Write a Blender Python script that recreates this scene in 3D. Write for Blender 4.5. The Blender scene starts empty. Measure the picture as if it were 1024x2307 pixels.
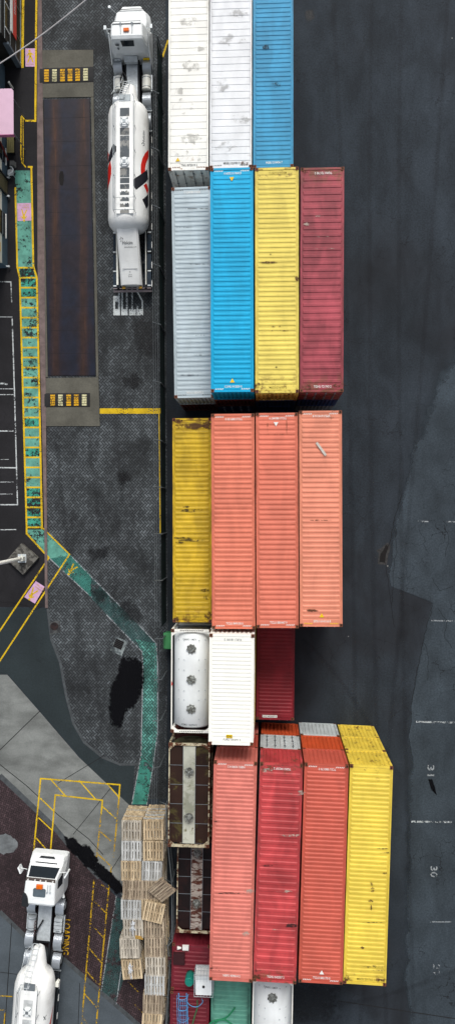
import bpy, math, random
from mathutils import Vector, Euler, Matrix
R = math.radians
rnd = random.Random(7)
scene = bpy.context.scene
col = scene.collection

# ------------------------------------------------------------------ camera
CAMH, FPX, NX, NY = 49.0, 1670.0, 602.0, 1143.0
ry = math.atan((NX - 512) / FPX)
rx = math.atan((NY - 1153.5) / FPX)
ROT = Euler((rx, ry, 0)).to_matrix()
cam_d = bpy.data.cameras.new('camera')
cam = bpy.data.objects.new('camera', cam_d); col.objects.link(cam)
cam.location = (0, 0, CAMH); cam.rotation_euler = (rx, ry, 0)
cam_d.sensor_fit = 'VERTICAL'; cam_d.sensor_height = 36; cam_d.lens = 36 * FPX / 2307
cam_d.clip_end = 3000
scene.camera = cam

def P(px, py, z=0.0):
    """survey helper: photo position + real height -> metres on site"""
    r = ROT @ Vector(((px - 512) / FPX, -(py - 1153.5) / FPX, -1))
    return Vector((0, 0, CAMH)) + r * ((z - CAMH) / r.z)

# ------------------------------------------------------------------ materials
def S(r, g, b, k=0.72):
    f = lambda c: ((c/255)/12.92 if c/255 <= .04045 else (((c/255)+.055)/1.055)**2.4)
    return (f(r)*k, f(g)*k, f(b)*k, 1)

class NT:
    def __init__(s, name, rough=.6, metal=0.0, spec=.22):
        s.m = bpy.data.materials.new(name); s.m.use_nodes = True
        s.t = s.m.node_tree; s.n = s.t.nodes
        s.b = s.n['Principled BSDF']
        s.b.inputs['Roughness'].default_value = rough
        s.b.inputs['Metallic'].default_value = metal
        s.b.inputs['Specular IOR Level'].default_value = spec
        s.tc = None
    def link(s, a, b): s.t.links.new(a, b)
    def put(s, sock, v):
        if isinstance(v, bpy.types.NodeSocket): s.link(v, sock)
        elif v is not None: sock.default_value = v
    def co(s, rand=False, scale=None):
        tc = s.n.new('ShaderNodeTexCoord'); out = tc.outputs['Object']
        if rand:
            oi = s.n.new('ShaderNodeObjectInfo')
            mu = s.math('MULTIPLY', oi.outputs['Random'], 91.7)
            va = s.n.new('ShaderNodeVectorMath'); va.operation = 'ADD'
            s.link(out, va.inputs[0]); s.link(mu, va.inputs[1]); out = va.outputs[0]
        if scale:
            vm = s.n.new('ShaderNodeVectorMath'); vm.operation = 'MULTIPLY'
            s.link(out, vm.inputs[0]); vm.inputs[1].default_value = scale; out = vm.outputs[0]
        return out
    def math(s, op, a, b=None, c=None):
        m = s.n.new('ShaderNodeMath'); m.operation = op
        s.put(m.inputs[0], a)
        if b is not None: s.put(m.inputs[1], b)
        if c is not None: s.put(m.inputs[2], c)
        return m.outputs[0]
    def noise(s, vec, scale, detail=5, rough=.6, dist=0):
        n = s.n.new('ShaderNodeTexNoise'); s.link(vec, n.inputs['Vector'])
        n.inputs['Scale'].default_value = scale; n.inputs['Detail'].default_value = detail
        n.inputs['Roughness'].default_value = rough; n.inputs['Distortion'].default_value = dist
        return n.outputs['Fac']
    def step(s, v, a, b, lo=0., hi=1.):
        m = s.n.new('ShaderNodeMapRange'); m.interpolation_type = 'SMOOTHSTEP'
        s.put(m.inputs['Value'], v)
        for k, x in (('From Min', a), ('From Max', b), ('To Min', lo), ('To Max', hi)): m.inputs[k].default_value = x
        return m.outputs[0]
    def mix(s, f, a, b, mode='MIX'):
        m = s.n.new('ShaderNodeMix'); m.data_type = 'RGBA'; m.blend_type = mode
        s.put(m.inputs[0], f); s.put(m.inputs[6], a); s.put(m.inputs[7], b)
        return m.outputs[2]
    def color(s, c): s.put(s.b.inputs['Base Color'], c); return s
    def bump(s, h, dist=.01, strength=1.):
        b = s.n.new('ShaderNodeBump'); b.inputs['Distance'].default_value = dist; b.inputs['Strength'].default_value = strength
        s.link(h, b.inputs['Height']); s.link(b.outputs[0], s.b.inputs['Normal'])
    def alpha(s, a): s.put(s.b.inputs['Alpha'], a)
    def val(s, c, v):   # multiply a colour by a scalar socket
        cm = s.n.new('ShaderNodeCombineColor')
        for i in range(3): s.put(cm.inputs[i], v)
        return s.mix(1.0, c, cm.outputs[0], 'MULTIPLY')

def paint(name, c, dirt=.3, rust=.1, fade=.15, rough=.5, ends=0., L=12.2, streaks=.4, dirtc=(.05,.04,.035,1), rustc=(.11,.04,.015,1)):
    t = NT(name, rough)
    o = t.co(True)
    big = t.noise(o, .55, 5, .6)
    c1 = t.val(c, t.step(big, .3, .7, 1-fade, 1+fade*.5))
    st = t.noise(t.co(True, (.5, 7, 1)), 1.1, 6, .65)
    mk = t.math('MULTIPLY', t.step(st, .56, .72), streaks)
    c2 = t.mix(mk, c1, t.mix(.5, c, dirtc))
    sp = t.noise(t.co(True, (.8, 2.2, 1)), 1.6, 9, .7)
    c3 = t.mix(t.math('MULTIPLY', t.step(sp, .60, .74), dirt), c2, dirtc)
    ru = t.noise(t.co(True, (.7, 1.6, 1)), 2.3, 9, .72, .3)
    th = .80 - rust*.4
    rmask = t.step(ru, th, th+.05)
    if ends > 0:
        o2 = t.co(False)
        sx = t.n.new('ShaderNodeSeparateXYZ'); t.link(o2, sx.inputs[0])
        ay = t.math('ABSOLUTE', sx.outputs[1])
        e = t.step(ay, L/2-1.3, L/2-.05)
        em = t.math('MULTIPLY', e, t.step(t.noise(t.co(True), 2.0, 8, .7), .62-ends*.25, .72-ends*.2))
        rmask = t.math('MAXIMUM', rmask, em)
    c4 = t.mix(t.math('MULTIPLY', rmask, .85), c3, rustc)
    o3 = t.co(False); s3 = t.n.new('ShaderNodeSeparateXYZ'); t.link(o3, s3.inputs[0])
    ax = t.math('ABSOLUTE', s3.outputs[0])      # dirt gathers along the side rails
    eg = t.math('MULTIPLY', t.step(ax, .85, 1.22), t.step(t.noise(t.co(True, (1,.7,1)), 1.3, 7, .7), .42, .66))
    c4 = t.mix(t.math('MULTIPLY', eg, min(.75, dirt*1.3)), c4, dirtc)
    cl = t.noise(t.co(True, (1.3,.45,1)), .9, 4, .5, .6)
    c4 = t.val(c4, t.step(cl, .32, .68, 1-fade*.8, 1+fade*.55))
    t.color(c4)
    fine = t.noise(o, 9, 3, .6)
    t.bump(fine, .01, .35)
    return t.m

def plain(name, c, rough=.5, metal=0., var=.12, scale=3.):
    t = NT(name, rough, metal)
    t.color(t.val(c, t.step(t.noise(t.co(True), scale, 6, .65), .3, .7, 1-var, 1+var)))
    return t.m

def worn(name, c, wear=.5, rough=.7, scale=6., var=.15, base=1.0):
    """painted marking that has worn off in patches"""
    t = NT(name, rough)
    o = t.co()
    t.color(t.val(c, t.step(t.noise(o, 1.3, 6, .7), .3, .7, 1-var, 1+var)))
    n = t.noise(o, scale, 8, .75)
    n2 = t.noise(o, .8, 4, .6)
    v = t.math('ADD', t.math('MULTIPLY', n, .65), t.math('MULTIPLY', n2, .35))
    th = .38 + wear*.24
    a = t.step(v, th-.035, th+.035)
    a = t.math('MULTIPLY', a, base)
    t.alpha(a)
    return t.m

def herring(name, c, joint, cell=.125, var=.35, patch=.35, tint=None, rot=45, scale_rough=.75, joint_w=.13, thr=None, bigscale=.22):
    t = NT(name, scale_rough)
    mp = t.n.new('ShaderNodeMapping'); mp.inputs['Rotation'].default_value = (0, 0, R(rot))
    mp.inputs['Scale'].default_value = (1/cell,)*3
    mp.inputs['Location'].default_value = (512.3, 700.7, 0)
    t.link(t.co(), mp.inputs[0])
    sx = t.n.new('ShaderNodeSeparateXYZ'); t.link(mp.outputs[0], sx.inputs[0])
    X, Y = sx.outputs[0], sx.outputs[1]
    i = t.math('FLOOR', X); j = t.math('FLOOR', Y)
    fx = t.math('SUBTRACT', X, i); fy = t.math('SUBTRACT', Y, j)
    m = t.math('FLOORED_MODULO', t.math('SUBTRACT', i, j), 4.0)
    is_ = lambda k: t.math('COMPARE', m, float(k), .25)
    m0, m1, m2, m3 = is_(0), is_(1), is_(2), is_(3)
    w = joint_w
    d = lambda dist, skip: t.math('MAXIMUM', dist, t.math('MULTIPLY', skip, 9.0))
    dd = t.math('MINIMUM', t.math('MINIMUM', d(fx, m1), d(t.math('SUBTRACT', 1.0, fx), m0)),
                t.math('MINIMUM', d(fy, m2), d(t.math('SUBTRACT', 1.0, fy), m3)))
    jm = t.step(dd, w*.3, w*1.4)
    cx = t.math('SUBTRACT', i, m1); cy = t.math('SUBTRACT', j, m2)
    cb = t.n.new('ShaderNodeCombineXYZ'); t.link(cx, cb.inputs[0]); t.link(cy, cb.inputs[1])
    wn = t.n.new('ShaderNodeTexWhiteNoise'); wn.noise_dimensions = '2D'; t.link(cb.outputs[0], wn.inputs['Vector'])
    rv = t.math('ADD', t.math('MULTIPLY', t.math('POWER', wn.outputs['Value'], 2.2), 2.4*var), 1-var*.75)
    c1 = t.val(c, rv)
    o = t.co()
    big = t.noise(o, bigscale, 6, .62, .4)
    c2 = t.val(c1, t.step(big, .3, .7, 1-patch, 1+patch))
    c2 = t.val(c2, t.step(t.noise(t.co(False, (1.2,.14,1)), 1.0, 6, .6, .6), .3, .7, .74, 1.3))
    if tint: c2 = t.mix(t.math('MULTIPLY', t.step(t.noise(o, .35, 4, .6), .5, .7), .6), c2, tint)
    sp = t.noise(o, .9, 8, .75)
    c2 = t.mix(t.math('MULTIPLY', t.step(sp, .62, .74), .75), c2, (.004, .004, .005, 1))
    t.color(t.mix(jm, joint, c2))
    t.bump(jm, .012, .6)
    return t.m

def ground(name, c, patch=.25, scale=.15, crack=0., rough=.85, stain=.4, fine=.15, tint=None, specks=False, streak=None):
    t = NT(name, rough)
    o = t.co()
    big = t.noise(o, scale, 7, .6, .3)
    c1 = t.val(c, t.step(big, .3, .7, 1-patch, 1+patch))
    c1 = t.val(c1, t.step(t.noise(o, 9, 6, .8), .3, .7, 1-fine, 1+fine))
    if tint: c1 = t.mix(t.step(t.noise(o, scale*.6, 4, .6), .45, .62), c1, tint)
    if streak:
        v = t.co(False, streak)
        c1 = t.val(c1, t.step(t.noise(v, 1., 6, .6, .5), .3, .7, .78, 1.24))
    st = t.noise(o, .45, 8, .7, .4)
    c1 = t.mix(t.math('MULTIPLY', t.step(st, .60, .78), stain), c1, (.006, .006, .007, 1))
    if crack:
        vo = t.n.new('ShaderNodeTexVoronoi'); vo.feature = 'DISTANCE_TO_EDGE'
        dv = t.n.new('ShaderNodeVectorMath'); dv.operation = 'ADD'
        nn = t.n.new('ShaderNodeTexNoise'); t.link(o, nn.inputs['Vector']); nn.inputs['Scale'].default_value = 1.6; nn.inputs['Detail'].default_value = 5
        t.link(o, dv.inputs[0]); t.link(nn.outputs['Color'], dv.inputs[1])
        t.link(dv.outputs[0], vo.inputs['Vector']); vo.inputs['Scale'].default_value = .95
        cm = t.step(vo.outputs['Distance'], .004, .022, 1, 0)
        cm = t.math('MULTIPLY', cm, t.step(t.noise(o, .28, 4, .6), .50, .64))
        c1 = t.mix(t.math('MULTIPLY', cm, crack), c1, (.004, .004, .005, 1))
    if specks:
        vo = t.n.new('ShaderNodeTexVoronoi'); t.link(o, vo.inputs['Vector']); vo.inputs['Scale'].default_value = .55
        t_ = t.step(vo.outputs['Distance'], .018, .03, 1, 0)
        c1 = t.mix(t.math('MULTIPLY', t_, .6), c1, (.35, .35, .33, 1))
    t.color(c1)
    t.bump(t.noise(o, 22, 4, .7), .008, .5)
    return t.m

# ------------------------------------------------------------------ mesh helpers
class MB:
    def __init__(s): s.v = []; s.f = []; s.mi = []; s.cur = 0
    def add(s, vs, fs):
        b = len(s.v); s.v += [tuple(v) for v in vs]
        for f in fs: s.f.append([b+i for i in f]); s.mi.append(s.cur)
        return s
    def box(s, x0, x1, y0, y1, z0, z1):
        return s.add([(x0,y0,z0),(x1,y0,z0),(x1,y1,z0),(x0,y1,z0),(x0,y0,z1),(x1,y0,z1),(x1,y1,z1),(x0,y1,z1)],
                     [(0,3,2,1),(4,5,6,7),(0,1,5,4),(1,2,6,5),(2,3,7,6),(3,0,4,7)])
    def frustum(s, x0, x1, y0, y1, z0, z1, ix, iy):
        return s.add([(x0,y0,z0),(x1,y0,z0),(x1,y1,z0),(x0,y1,z0),(x0+ix,y0+iy,z1),(x1-ix,y0+iy,z1),(x1-ix,y1-iy,z1),(x0+ix,y1-iy,z1)],
                     [(4,5,6,7),(0,1,5,4),(1,2,6,5),(2,3,7,6),(3,0,4,7),(0,3,2,1)])
    def rib(s, x0, x1, y0, y1, z0, z1, ix, ys, yn):
        return s.add([(x0,y0,z0),(x1,y0,z0),(x1,y1,z0),(x0,y1,z0),(x0+ix,y0+ys,z1),(x1-ix,y0+ys,z1),(x1-ix,y1-yn,z1),(x0+ix,y1-yn,z1)],
                     [(4,5,6,7),(0,1,5,4),(1,2,6,5),(2,3,7,6),(3,0,4,7),(0,3,2,1)])
    def obox(s, c, sx, sy, sz, rot):
        ca, sa = math.cos(rot), math.sin(rot); vs = []
        for z in (-sz/2, sz/2):
            for x, y in ((-sx/2,-sy/2),(sx/2,-sy/2),(sx/2,sy/2),(-sx/2,sy/2)):
                vs.append((c[0]+x*ca-y*sa, c[1]+x*sa+y*ca, c[2]+z))
        return s.add(vs, [(0,3,2,1),(4,5,6,7),(0,1,5,4),(1,2,6,5),(2,3,7,6),(3,0,4,7)])
    def tube(s, pts, r, n=8, cap=True):
        pts = [Vector(p) for p in pts]; rs = r if isinstance(r, (list, tuple)) else [r]*len(pts)
        vs = []
        for k, p in enumerate(pts):
            d = (pts[min(k+1, len(pts)-1)] - pts[max(k-1, 0)]).normalized()
            up = Vector((0,0,1)) if abs(d.z) < .9 else Vector((1,0,0))
            a = d.cross(up).normalized(); b = d.cross(a).normalized()
            for q in range(n):
                t = 2*math.pi*q/n; vs.append(p + a*math.cos(t)*rs[k] + b*math.sin(t)*rs[k])
        fs = []
        for k in range(len(pts)-1):
            for q in range(n): fs.append((k*n+q, k*n+(q+1)%n, (k+1)*n+(q+1)%n, (k+1)*n+q))
        if cap: fs.append(tuple(range(n))); fs.append(tuple(range((len(pts)-1)*n, len(pts)*n)))
        return s.add(vs, fs)
    def rings(s, rings, cap=True):
        n = len(rings[0]); vs = [p for r in rings for p in r]; fs = []
        for k in range(len(rings)-1):
            for q in range(n): fs.append((k*n+q, k*n+(q+1)%n, (k+1)*n+(q+1)%n, (k+1)*n+q))
        if cap: fs.append(tuple(range(n))); fs.append(tuple(range((len(rings)-1)*n, len(rings)*n)))
        return s.add(vs, fs)
    def disc(s, x, y, z0, z1, r, n=20, r2=None):
        r2 = r if r2 is None else r2
        return s.rings([[(x+r*math.cos(2*math.pi*q/n), y+r*math.sin(2*math.pi*q/n), z0) for q in range(n)],
                        [(x+r2*math.cos(2*math.pi*q/n), y+r2*math.sin(2*math.pi*q/n), z1) for q in range(n)]])
    def sheet(s, pts, z=None):
        return s.add([(p[0], p[1], z if z is not None else p[2]) for p in pts], [tuple(range(len(pts)))])
    def prism(s, pts, z0, z1):
        n = len(pts)
        return s.add([(p[0],p[1],z0) for p in pts]+[(p[0],p[1],z1) for p in pts],
              [tuple(range(n)), tuple(range(n,2*n))]+[(q,(q+1)%n,n+(q+1)%n,n+q) for q in range(n)])
    def mesh(s, name, mats, smooth=False):
        me = bpy.data.meshes.new(name); me.from_pydata(s.v, [], s.f)
        for m in (mats if isinstance(mats, (list, tuple)) else [mats]): me.materials.append(m)
        for i, p in enumerate(me.polygons): p.material_index = s.mi[i]
        import bmesh
        bm = bmesh.new(); bm.from_mesh(me); bmesh.ops.recalc_face_normals(bm, faces=bm.faces); bm.to_mesh(me); bm.free()
        if smooth:
            for p in me.polygons: p.use_smooth = len(p.vertices) == 4
        me.update(); return me
    def build(s, name, mats, parent=None, smooth=False, **kw):
        return link(name, s.mesh(name, mats, smooth), parent, **kw)

def link(name, data, parent=None, **kw):
    o = bpy.data.objects.new(name, data); col.objects.link(o)
    if parent is not None: o.parent = parent
    tag(o, **kw); return o
def tag(o, label=None, cat=None, group=None, kind=None):
    if label: o['label'] = label
    if cat: o['category'] = cat
    if group: o['group'] = group
    if kind: o['kind'] = kind
def empty(name, loc, rz=0, **kw):
    o = bpy.data.objects.new(name, None); col.objects.link(o); o.location = loc; o.rotation_euler = (0,0,rz)
    o.empty_display_size = .3; tag(o, **kw); return o

_txt = {}
def text_geo(s):
    if s in _txt: return _txt[s]
    cu = bpy.data.curves.new('lettering', 'FONT'); cu.body = s; cu.resolution_u = 2
    cu.align_x = 'CENTER'; cu.align_y = 'CENTER'; cu.offset = .012
    ob = bpy.data.objects.new('tmp', cu); col.objects.link(ob)
    bpy.context.view_layer.update()
    me = bpy.data.meshes.new_from_object(ob.evaluated_get(bpy.context.evaluated_depsgraph_get()))
    vs = [(v.co.x, v.co.y) for v in me.vertices]; fs = [tuple(p.vertices) for p in me.polygons]
    bpy.data.objects.remove(ob); bpy.data.meshes.remove(me)
    xs = [v[0] for v in vs]; ys = [v[1] for v in vs]
    cx, cy = (min(xs)+max(xs))/2, (min(ys)+max(ys))/2; w, h = max(xs)-min(xs), max(ys)-min(ys)
    _txt[s] = ([((x-cx)/w, (y-cy)/h) for x, y in vs], fs); return _txt[s]
def text_into(mb, s, c, w, h, rot, z=None, fn=None):
    """lettering w x h metres centred on c, turned by rot"""
    vs, fs = text_geo(s); ca, sa = math.cos(rot), math.sin(rot); out = []
    for x, y in vs:
        x *= w; y *= h
        p = (c[0]+x*ca-y*sa, c[1]+x*sa+y*ca, c[2])
        out.append(fn(p) if fn else p)
    mb.add(out, fs)

# ------------------------------------------------------------------ palette
M = {}
M['white_paint'] = worn('white_marking', S(200,205,205), .38, scale=7)
M['white_faint'] = worn('faint_white_marking', S(180,186,190), .42, scale=6, base=.7)
M['yellow_text'] = worn('yellow_lettering', S(205,160,30), .25, scale=9)
M['bay_white'] = worn('bay_white_marking', S(190,196,198), .5, scale=6)
M['yellow_paint'] = worn('yellow_marking', S(224,186,22), .24, scale=10, var=.22)
M['yellow_worn'] = worn('worn_yellow_marking', S(200,160,25), .46, scale=8)
M['green_paint'] = worn('green_walkway_paint', S(98,160,144), .30, scale=3.5, var=.3)
M['green_dark'] = worn('dirty_green_paint', S(60,150,130), .48, scale=4.5, var=.4)
M['green_worn'] = worn('rubbed_green_paint', S(66,140,128), .10, scale=1.6, var=.3, base=.62)
M['green_faint'] = worn('faint_green_paint', S(62,112,110), .30, scale=1.4, var=.3, base=.34)
M['green_deep'] = worn('deep_green_paint', S(62,132,118), .26, scale=3, var=.35)
M['pink_paint'] = worn('pink_marking', S(212,170,205), .12, scale=5)
M['lime'] = plain('sign_yellow', S(240,200,20), .5)
M['steel'] = plain('galvanised_steel', S(150,158,162), .45, .6)
M['alu'] = plain('brushed_aluminium', S(205,212,215), .42, .25, .15)
M['dark'] = plain('black_rubber', (.012,.012,.013,1), .6)
M['darkmetal'] = plain('dark_chassis_metal', (.02,.022,.025,1), .5, .3)
M['casting'] = plain('rusty_casting', S(120,72,50), .7, 0, .4, 6)
M['hole'] = plain('casting_slot', (.006,.005,.005,1), .8)
M['wtext'] = plain('white_lettering', S(240,240,235), .5, 0, .06)
M['gtext'] = plain('grey_lettering', S(105,110,112), .6, 0, .1)
M['btext'] = plain('black_lettering', (.02,.02,.022,1), .5)
M['otext'] = plain('olive_lettering', S(150,130,40), .6)
M['glass'] = plain('dark_glass', (.015,.02,.025,1), .12)
M['white_veh'] = plain('white_truck_paint', S(238,242,242,.8), .35, 0, .06, 2)
M['cream'] = plain('cream_tank_paint', S(238,238,228,.8), .4, 0, .08, 2)
M['orange'] = plain('orange_lens', S(235,110,15), .3)
M['red_deco'] = plain('red_decal', S(220,45,35), .4)
M['black_deco'] = plain('black_decal', (.012,.013,.018,1), .4)
M['scuff'] = worn('pale_scuff', S(195,185,170), .5, scale=3, base=.6)
M['rustpatch'] = worn('rust_patch', (.08,.035,.015,1), .45, scale=5, base=.8)
M['darkstain'] = worn('dark_scrape', (.015,.013,.012,1), .5, scale=5, base=.75)

CP = {  # container paints
 'white1': paint('dusty_white_paint', S(244,243,236,.8), .35, .06, .06, ends=.3, streaks=.15, dirtc=(.28,.26,.22,1), rustc=(.25,.14,.06,1)),
 'white2': paint('off_white_paint', S(232,234,236,.8), .25, .04, .08, ends=.1, streaks=.2, dirtc=(.25,.24,.23,1), rustc=(.2,.1,.04,1)),
 'blue': paint('mid_blue_paint', S(58,156,200), .35, .05, .14, streaks=.3, dirtc=(.03,.07,.12,1)),
 'greyblue': paint('pale_grey_blue_paint', S(192,206,212), .35, .02, .1, streaks=.5, dirtc=(.12,.14,.15,1)),
 'cyan': paint('bright_cyan_paint', (.0,.30,.52,1), .12, .0, .1, streaks=.25, dirtc=(.0,.08,.14,1)),
 'yellow1': paint('pale_yellow_paint', S(238,216,105), .35, .22, .1, ends=.5, streaks=.35, dirtc=(.22,.15,.03,1)),
 'darkred': paint('wine_red_paint', S(168,74,84), .5, .16, .28, ends=.75, streaks=.5, dirtc=(.10,.03,.03,1), rustc=(.14,.06,.03,1)),
 'ochre': paint('mustard_paint', S(220,184,44), .55, .30, .22, ends=.6, streaks=.6, dirtc=(.10,.07,.012,1)),
 'pink1': paint('salmon_red_paint', S(228,128,102), .35, .02, .1, streaks=.35, dirtc=(.25,.07,.04,1)),
 'pink2': paint('salmon_paint', S(226,124,100), .4, .05, .1, streaks=.35, dirtc=(.2,.06,.03,1)),
 'pink3': paint('pale_salmon_paint', S(234,146,118), .35, .06, .1, ends=.15, streaks=.35, dirtc=(.3,.14,.06,1)),
 'white3': paint('clean_white_paint', S(250,249,240,.8), .1, .0, .03, streaks=.12, dirtc=(.35,.33,.28,1)),
 'maroon': paint('deep_maroon_paint', S(140,38,48), .3, .08, .2, streaks=.4, dirtc=(.05,.01,.012,1)),
 'pink4': paint('warm_salmon_paint', S(224,128,114), .35, .05, .12, streaks=.4, dirtc=(.2,.06,.04,1)),
 'red': paint('crimson_paint', S(200,74,76), .5, .13, .25, ends=.5, streaks=.55, dirtc=(.13,.05,.045,1), rustc=(.12,.05,.025,1)),
 'orange': paint('brick_orange_paint', S(206,96,78), .28, .02, .1, streaks=.3, dirtc=(.2,.05,.03,1)),
 'orange2': paint('vivid_orange_paint', S(212,88,48), .25, .05, .12, streaks=.3, dirtc=(.15,.03,.01,1)),
 'yellow2': paint('strong_yellow_paint', S(242,212,82), .3, .20, .12, ends=.3, streaks=.35, dirtc=(.25,.16,.02,1)),
 'brown': paint('brown_paint', S(105,50,42), .4, .1, .2),
 'navy': paint('navy_paint', S(38,70,120), .3, .1, .2),
 'grey': paint('grey_paint', S(150,150,150), .4, .1, .2),
 'lgrey': paint('light_grey_paint', S(205,212,212), .3, .05, .1, streaks=.2),
 'teal': paint('teal_green_paint', S(105,170,150), .5, .12, .2, streaks=.8, dirtc=(.02,.04,.035,1)),
 'redroof': paint('plum_red_paint', S(128,40,52), .3, .06, .2, streaks=.35, dirtc=(.04,.01,.012,1)),
}

# ------------------------------------------------------------------ containers
_castme = None
def casting_mesh():
    global _castme
    if _castme: return _castme
    m = MB(); m.box(-.09,.09,-.085,.085,-.06,.06); m.cur = 1
    m.box(-.032,.032,-.055,.055,.058,.0625); m.box(-.092,-.088,-.04,.04,-.03,.03); m.box(.088,.092,-.04,.04,-.03,.03)
    m.box(-.04,.04,-.0875,-.083,-.03,.03); m.box(-.04,.04,.083,.0875,-.03,.03)
    _castme = m.mesh('corner_casting', [M['casting'], M['hole']]); return _castme
_cmesh = {}
def cached(key, fn):
    if key not in _cmesh: _cmesh[key] = fn()
    return _cmesh[key]

def haz(mb, x0, y, w, n, h, lean):
    st = w/n
    for q in range(n):
        x = x0+q*st
        mb.sheet([(x,y-h/2,0),(x+st*.5,y-h/2,0),(x+st*.5+lean,y+h/2,0),(x+lean,y+h/2,0)])

def container(loc, rz, L, W, H, paintname, label, group, pitch=.27, style='rib', door='S', detail=1,
              tN=None, tS=None, tcol='wtext', hazN=None, hazS=None, triN=None, triS=None, doorpaint=None, extra=None, simple_end=False):
    pm = CP[paintname]
    root = empty('shipping_container', loc, rz, label=label, cat='container', group=group)
    w, l = W/2, L/2
    def frame():
        m = MB()
        for sx in (-1,1):
            for sy in (-1,1):
                a, b = sorted((sx*w, sx*(w-.13))); c, d = sorted((sy*l, sy*(l-.15)))
                m.box(a,b,c,d,.1,H-.1)
            a, b = sorted((sx*w, sx*(w-.07)))
            m.box(a+.004*sx if sx<0 else a, b if sx<0 else b-.004, -l+.155, l-.155, H-.10, H-.012)
            m.box(a, b, -l+.155, l-.155, .02, .17)
        for sy in (-1,1):
            c, d = sorted((sy*(l-.003), sy*(l-.12)))
            m.box(-w+.135, w-.135, c, d, H-.13, H-.01); m.box(-w+.135, w-.135, c, d, .02, .17)
        m.box(-w+.08, w-.08, -l+.13, l-.13, .1, .15)
        return m.mesh('frame', pm)
    def roof():
        m = MB(); x = w-.072; z = H-.045
        m.box(-x, x, -l+.125, l-.125, z-.02, z)
        ef = .42
        n = int(round((L-2*ef)/pitch)); p = (L-2*ef)/n
        for k in range(n):
            y0 = -l+ef+k*p
            if style == 'rib': m.rib(-x+.07, x-.07, y0+p*.18, y0+p*.82, z, z+.028, .05, p*.10, p*.20)
            elif style == 'wide': m.rib(-x+.06, x-.06, y0+p*.2, y0+p*.74, z, z+.032, .05, p*.07, p*.13)
            elif style == 'seam': m.frustum(-x+.02, x-.02, y0+.02, y0+p-.012, z, z+.022, .02, .014)
        if style != 'seam':
            m.frustum(-x+.05, x-.05, -l+.14, -l+ef-.03, z, z+.014, .03, .02); m.frustum(-x+.05, x-.05, l-ef+.03, l-.14, z, z+.014, .03, .02)
        return m.mesh('roof', pm)
    def wall():
        m = MB(); p = .28; n = int((L-.3)/p); p = (L-.3)/n; xs = w-.012; d = .036; vs = []; ys = []
        for k in range(n):
            y = -l+.15+k*p; ys += [(y, 0), (y+p*.3, 0), (y+p*.5, d), (y+p*.8, d)]
        ys.append((l-.15, 0))
        for y, q in ys: vs += [(xs-q, y, .17), (xs-q, y, H-.1)]
        m.add(vs, [(2*k,2*k+2,2*k+3,2*k+1) for k in range(len(ys)-1)])
        return m.mesh('side_wall', pm)
    def wall2():
        m = MB(); m2 = cached(('wall',L,W,H,paintname), wall)
        m.v = [(-v.co.x, v.co.y, v.co.z) for v in m2.vertices]; m.f = [list(p.vertices) for p in m2.polygons]; m.mi = [0]*len(m.f)
        return m.mesh('side_wall', pm)
    def endw():
        m = MB(); n = 9; span = W-.27; p = span/n; d = .045; pts = []
        for k in range(n):
            x = -span/2+k*p; pts += [(x, 0), (x+p*.3, 0), (x+p*.5, d), (x+p*.8, d)]
        pts.append((span/2, 0)); vs = []
        for x, q in pts: vs += [(x, l-.012-q, .17), (x, l-.012-q, H-.13)]
        m.add(vs, [(2*k,2*k+2,2*k+3,2*k+1) for k in range(len(pts)-1)])
        return m.mesh('end_wall', pm)
    key = (round(L,3), round(W,3), H, paintname, style, pitch)
    link('frame', cached(('frame',)+key, frame), root)
    link('roof', cached(('roof',)+key, roof), root)
    link('side_wall', cached(('wall',L,W,H,paintname), wall), root)
    link('side_wall', cached(('wall2',L,W,H,paintname), wall2), root)
    es = 1 if door == 'S' else -1
    e = link('end_wall', cached(('end',)+key, endw), root)
    if es < 0: e.rotation_euler = (0,0,math.pi)
    dm = CP[doorpaint] if doorpaint else pm
    for sx in (-1,1):
        m = MB(); x0, x1 = sorted((sx*.008, sx*(w-.137)))
        yy = -es*(l-.05)
        m.box(x0, x1, min(yy, yy-es*.04), max(yy, yy-es*.04), .175, H-.135)
        for zz in (.75, 1.3, 1.85):
            m.box(x0+.06, x1-.06, min(yy-es*.042, yy-es*.055), max(yy-es*.042, yy-es*.055), zz-.03, zz+.03)
        d = m.build('door', dm, root)
        m = MB()
        for fx in (.25, .72):
            xx = x0+(x1-x0)*fx; m.tube([(xx, yy+es*-.085, .15), (xx, yy-es*.085, H-.12)], .022, 6)
            for zz in (.5, 1.2, H-.45): m.box(xx-.06, xx+.06, min(yy-es*.06, yy-es*.105), max(yy-es*.06, yy-es*.105), zz-.03, zz+.03)
        m.build('locking_bar', M['steel'], d)
    cm = casting_mesh()
    for sx in (-1,1):
        for sy in (-1,1):
            for z in (.06, H-.055):
                o = link('corner_casting', cm, root); o.location = (sx*(w-.087), sy*(l-.082), z)
    # lettering and warning marks near the ends of the roof
    zt = H-.026
    for s_, y, rot in ((tN, l-.30, math.pi), (tS, -l+.30, 0)):
        if s_:
            m = MB(); text_into(m, s_, (.05, y, zt), .95, .13, rot); m.build('lettering', M[tcol], root)
    for hz, y, sg in ((hazN, l-.17, -1), (hazS, -l+.17, 1)):
        if hz:
            for hx in (-w+.22, w-.70):
                m = MB(); haz(m, hx, 0, .48, 5, .075, .05)
                m.v = [(v[0], v[1]+y, zt-.001) for v in m.v]; m.build('hazard_stripes', M[hz], root)
    for tr, y, sg in ((triN, l-.62, -1), (triS, -l+.62, 1)):
        if tr:
            m = MB(); m.sheet([(tr[1]-.13, y-.1*sg, H+.003), (tr[1]+.13, y-.1*sg, H+.003), (tr[1], y+.13*sg, H+.003)]); m.build('warning_triangle', M[tr[0]], root)
    return root

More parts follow.
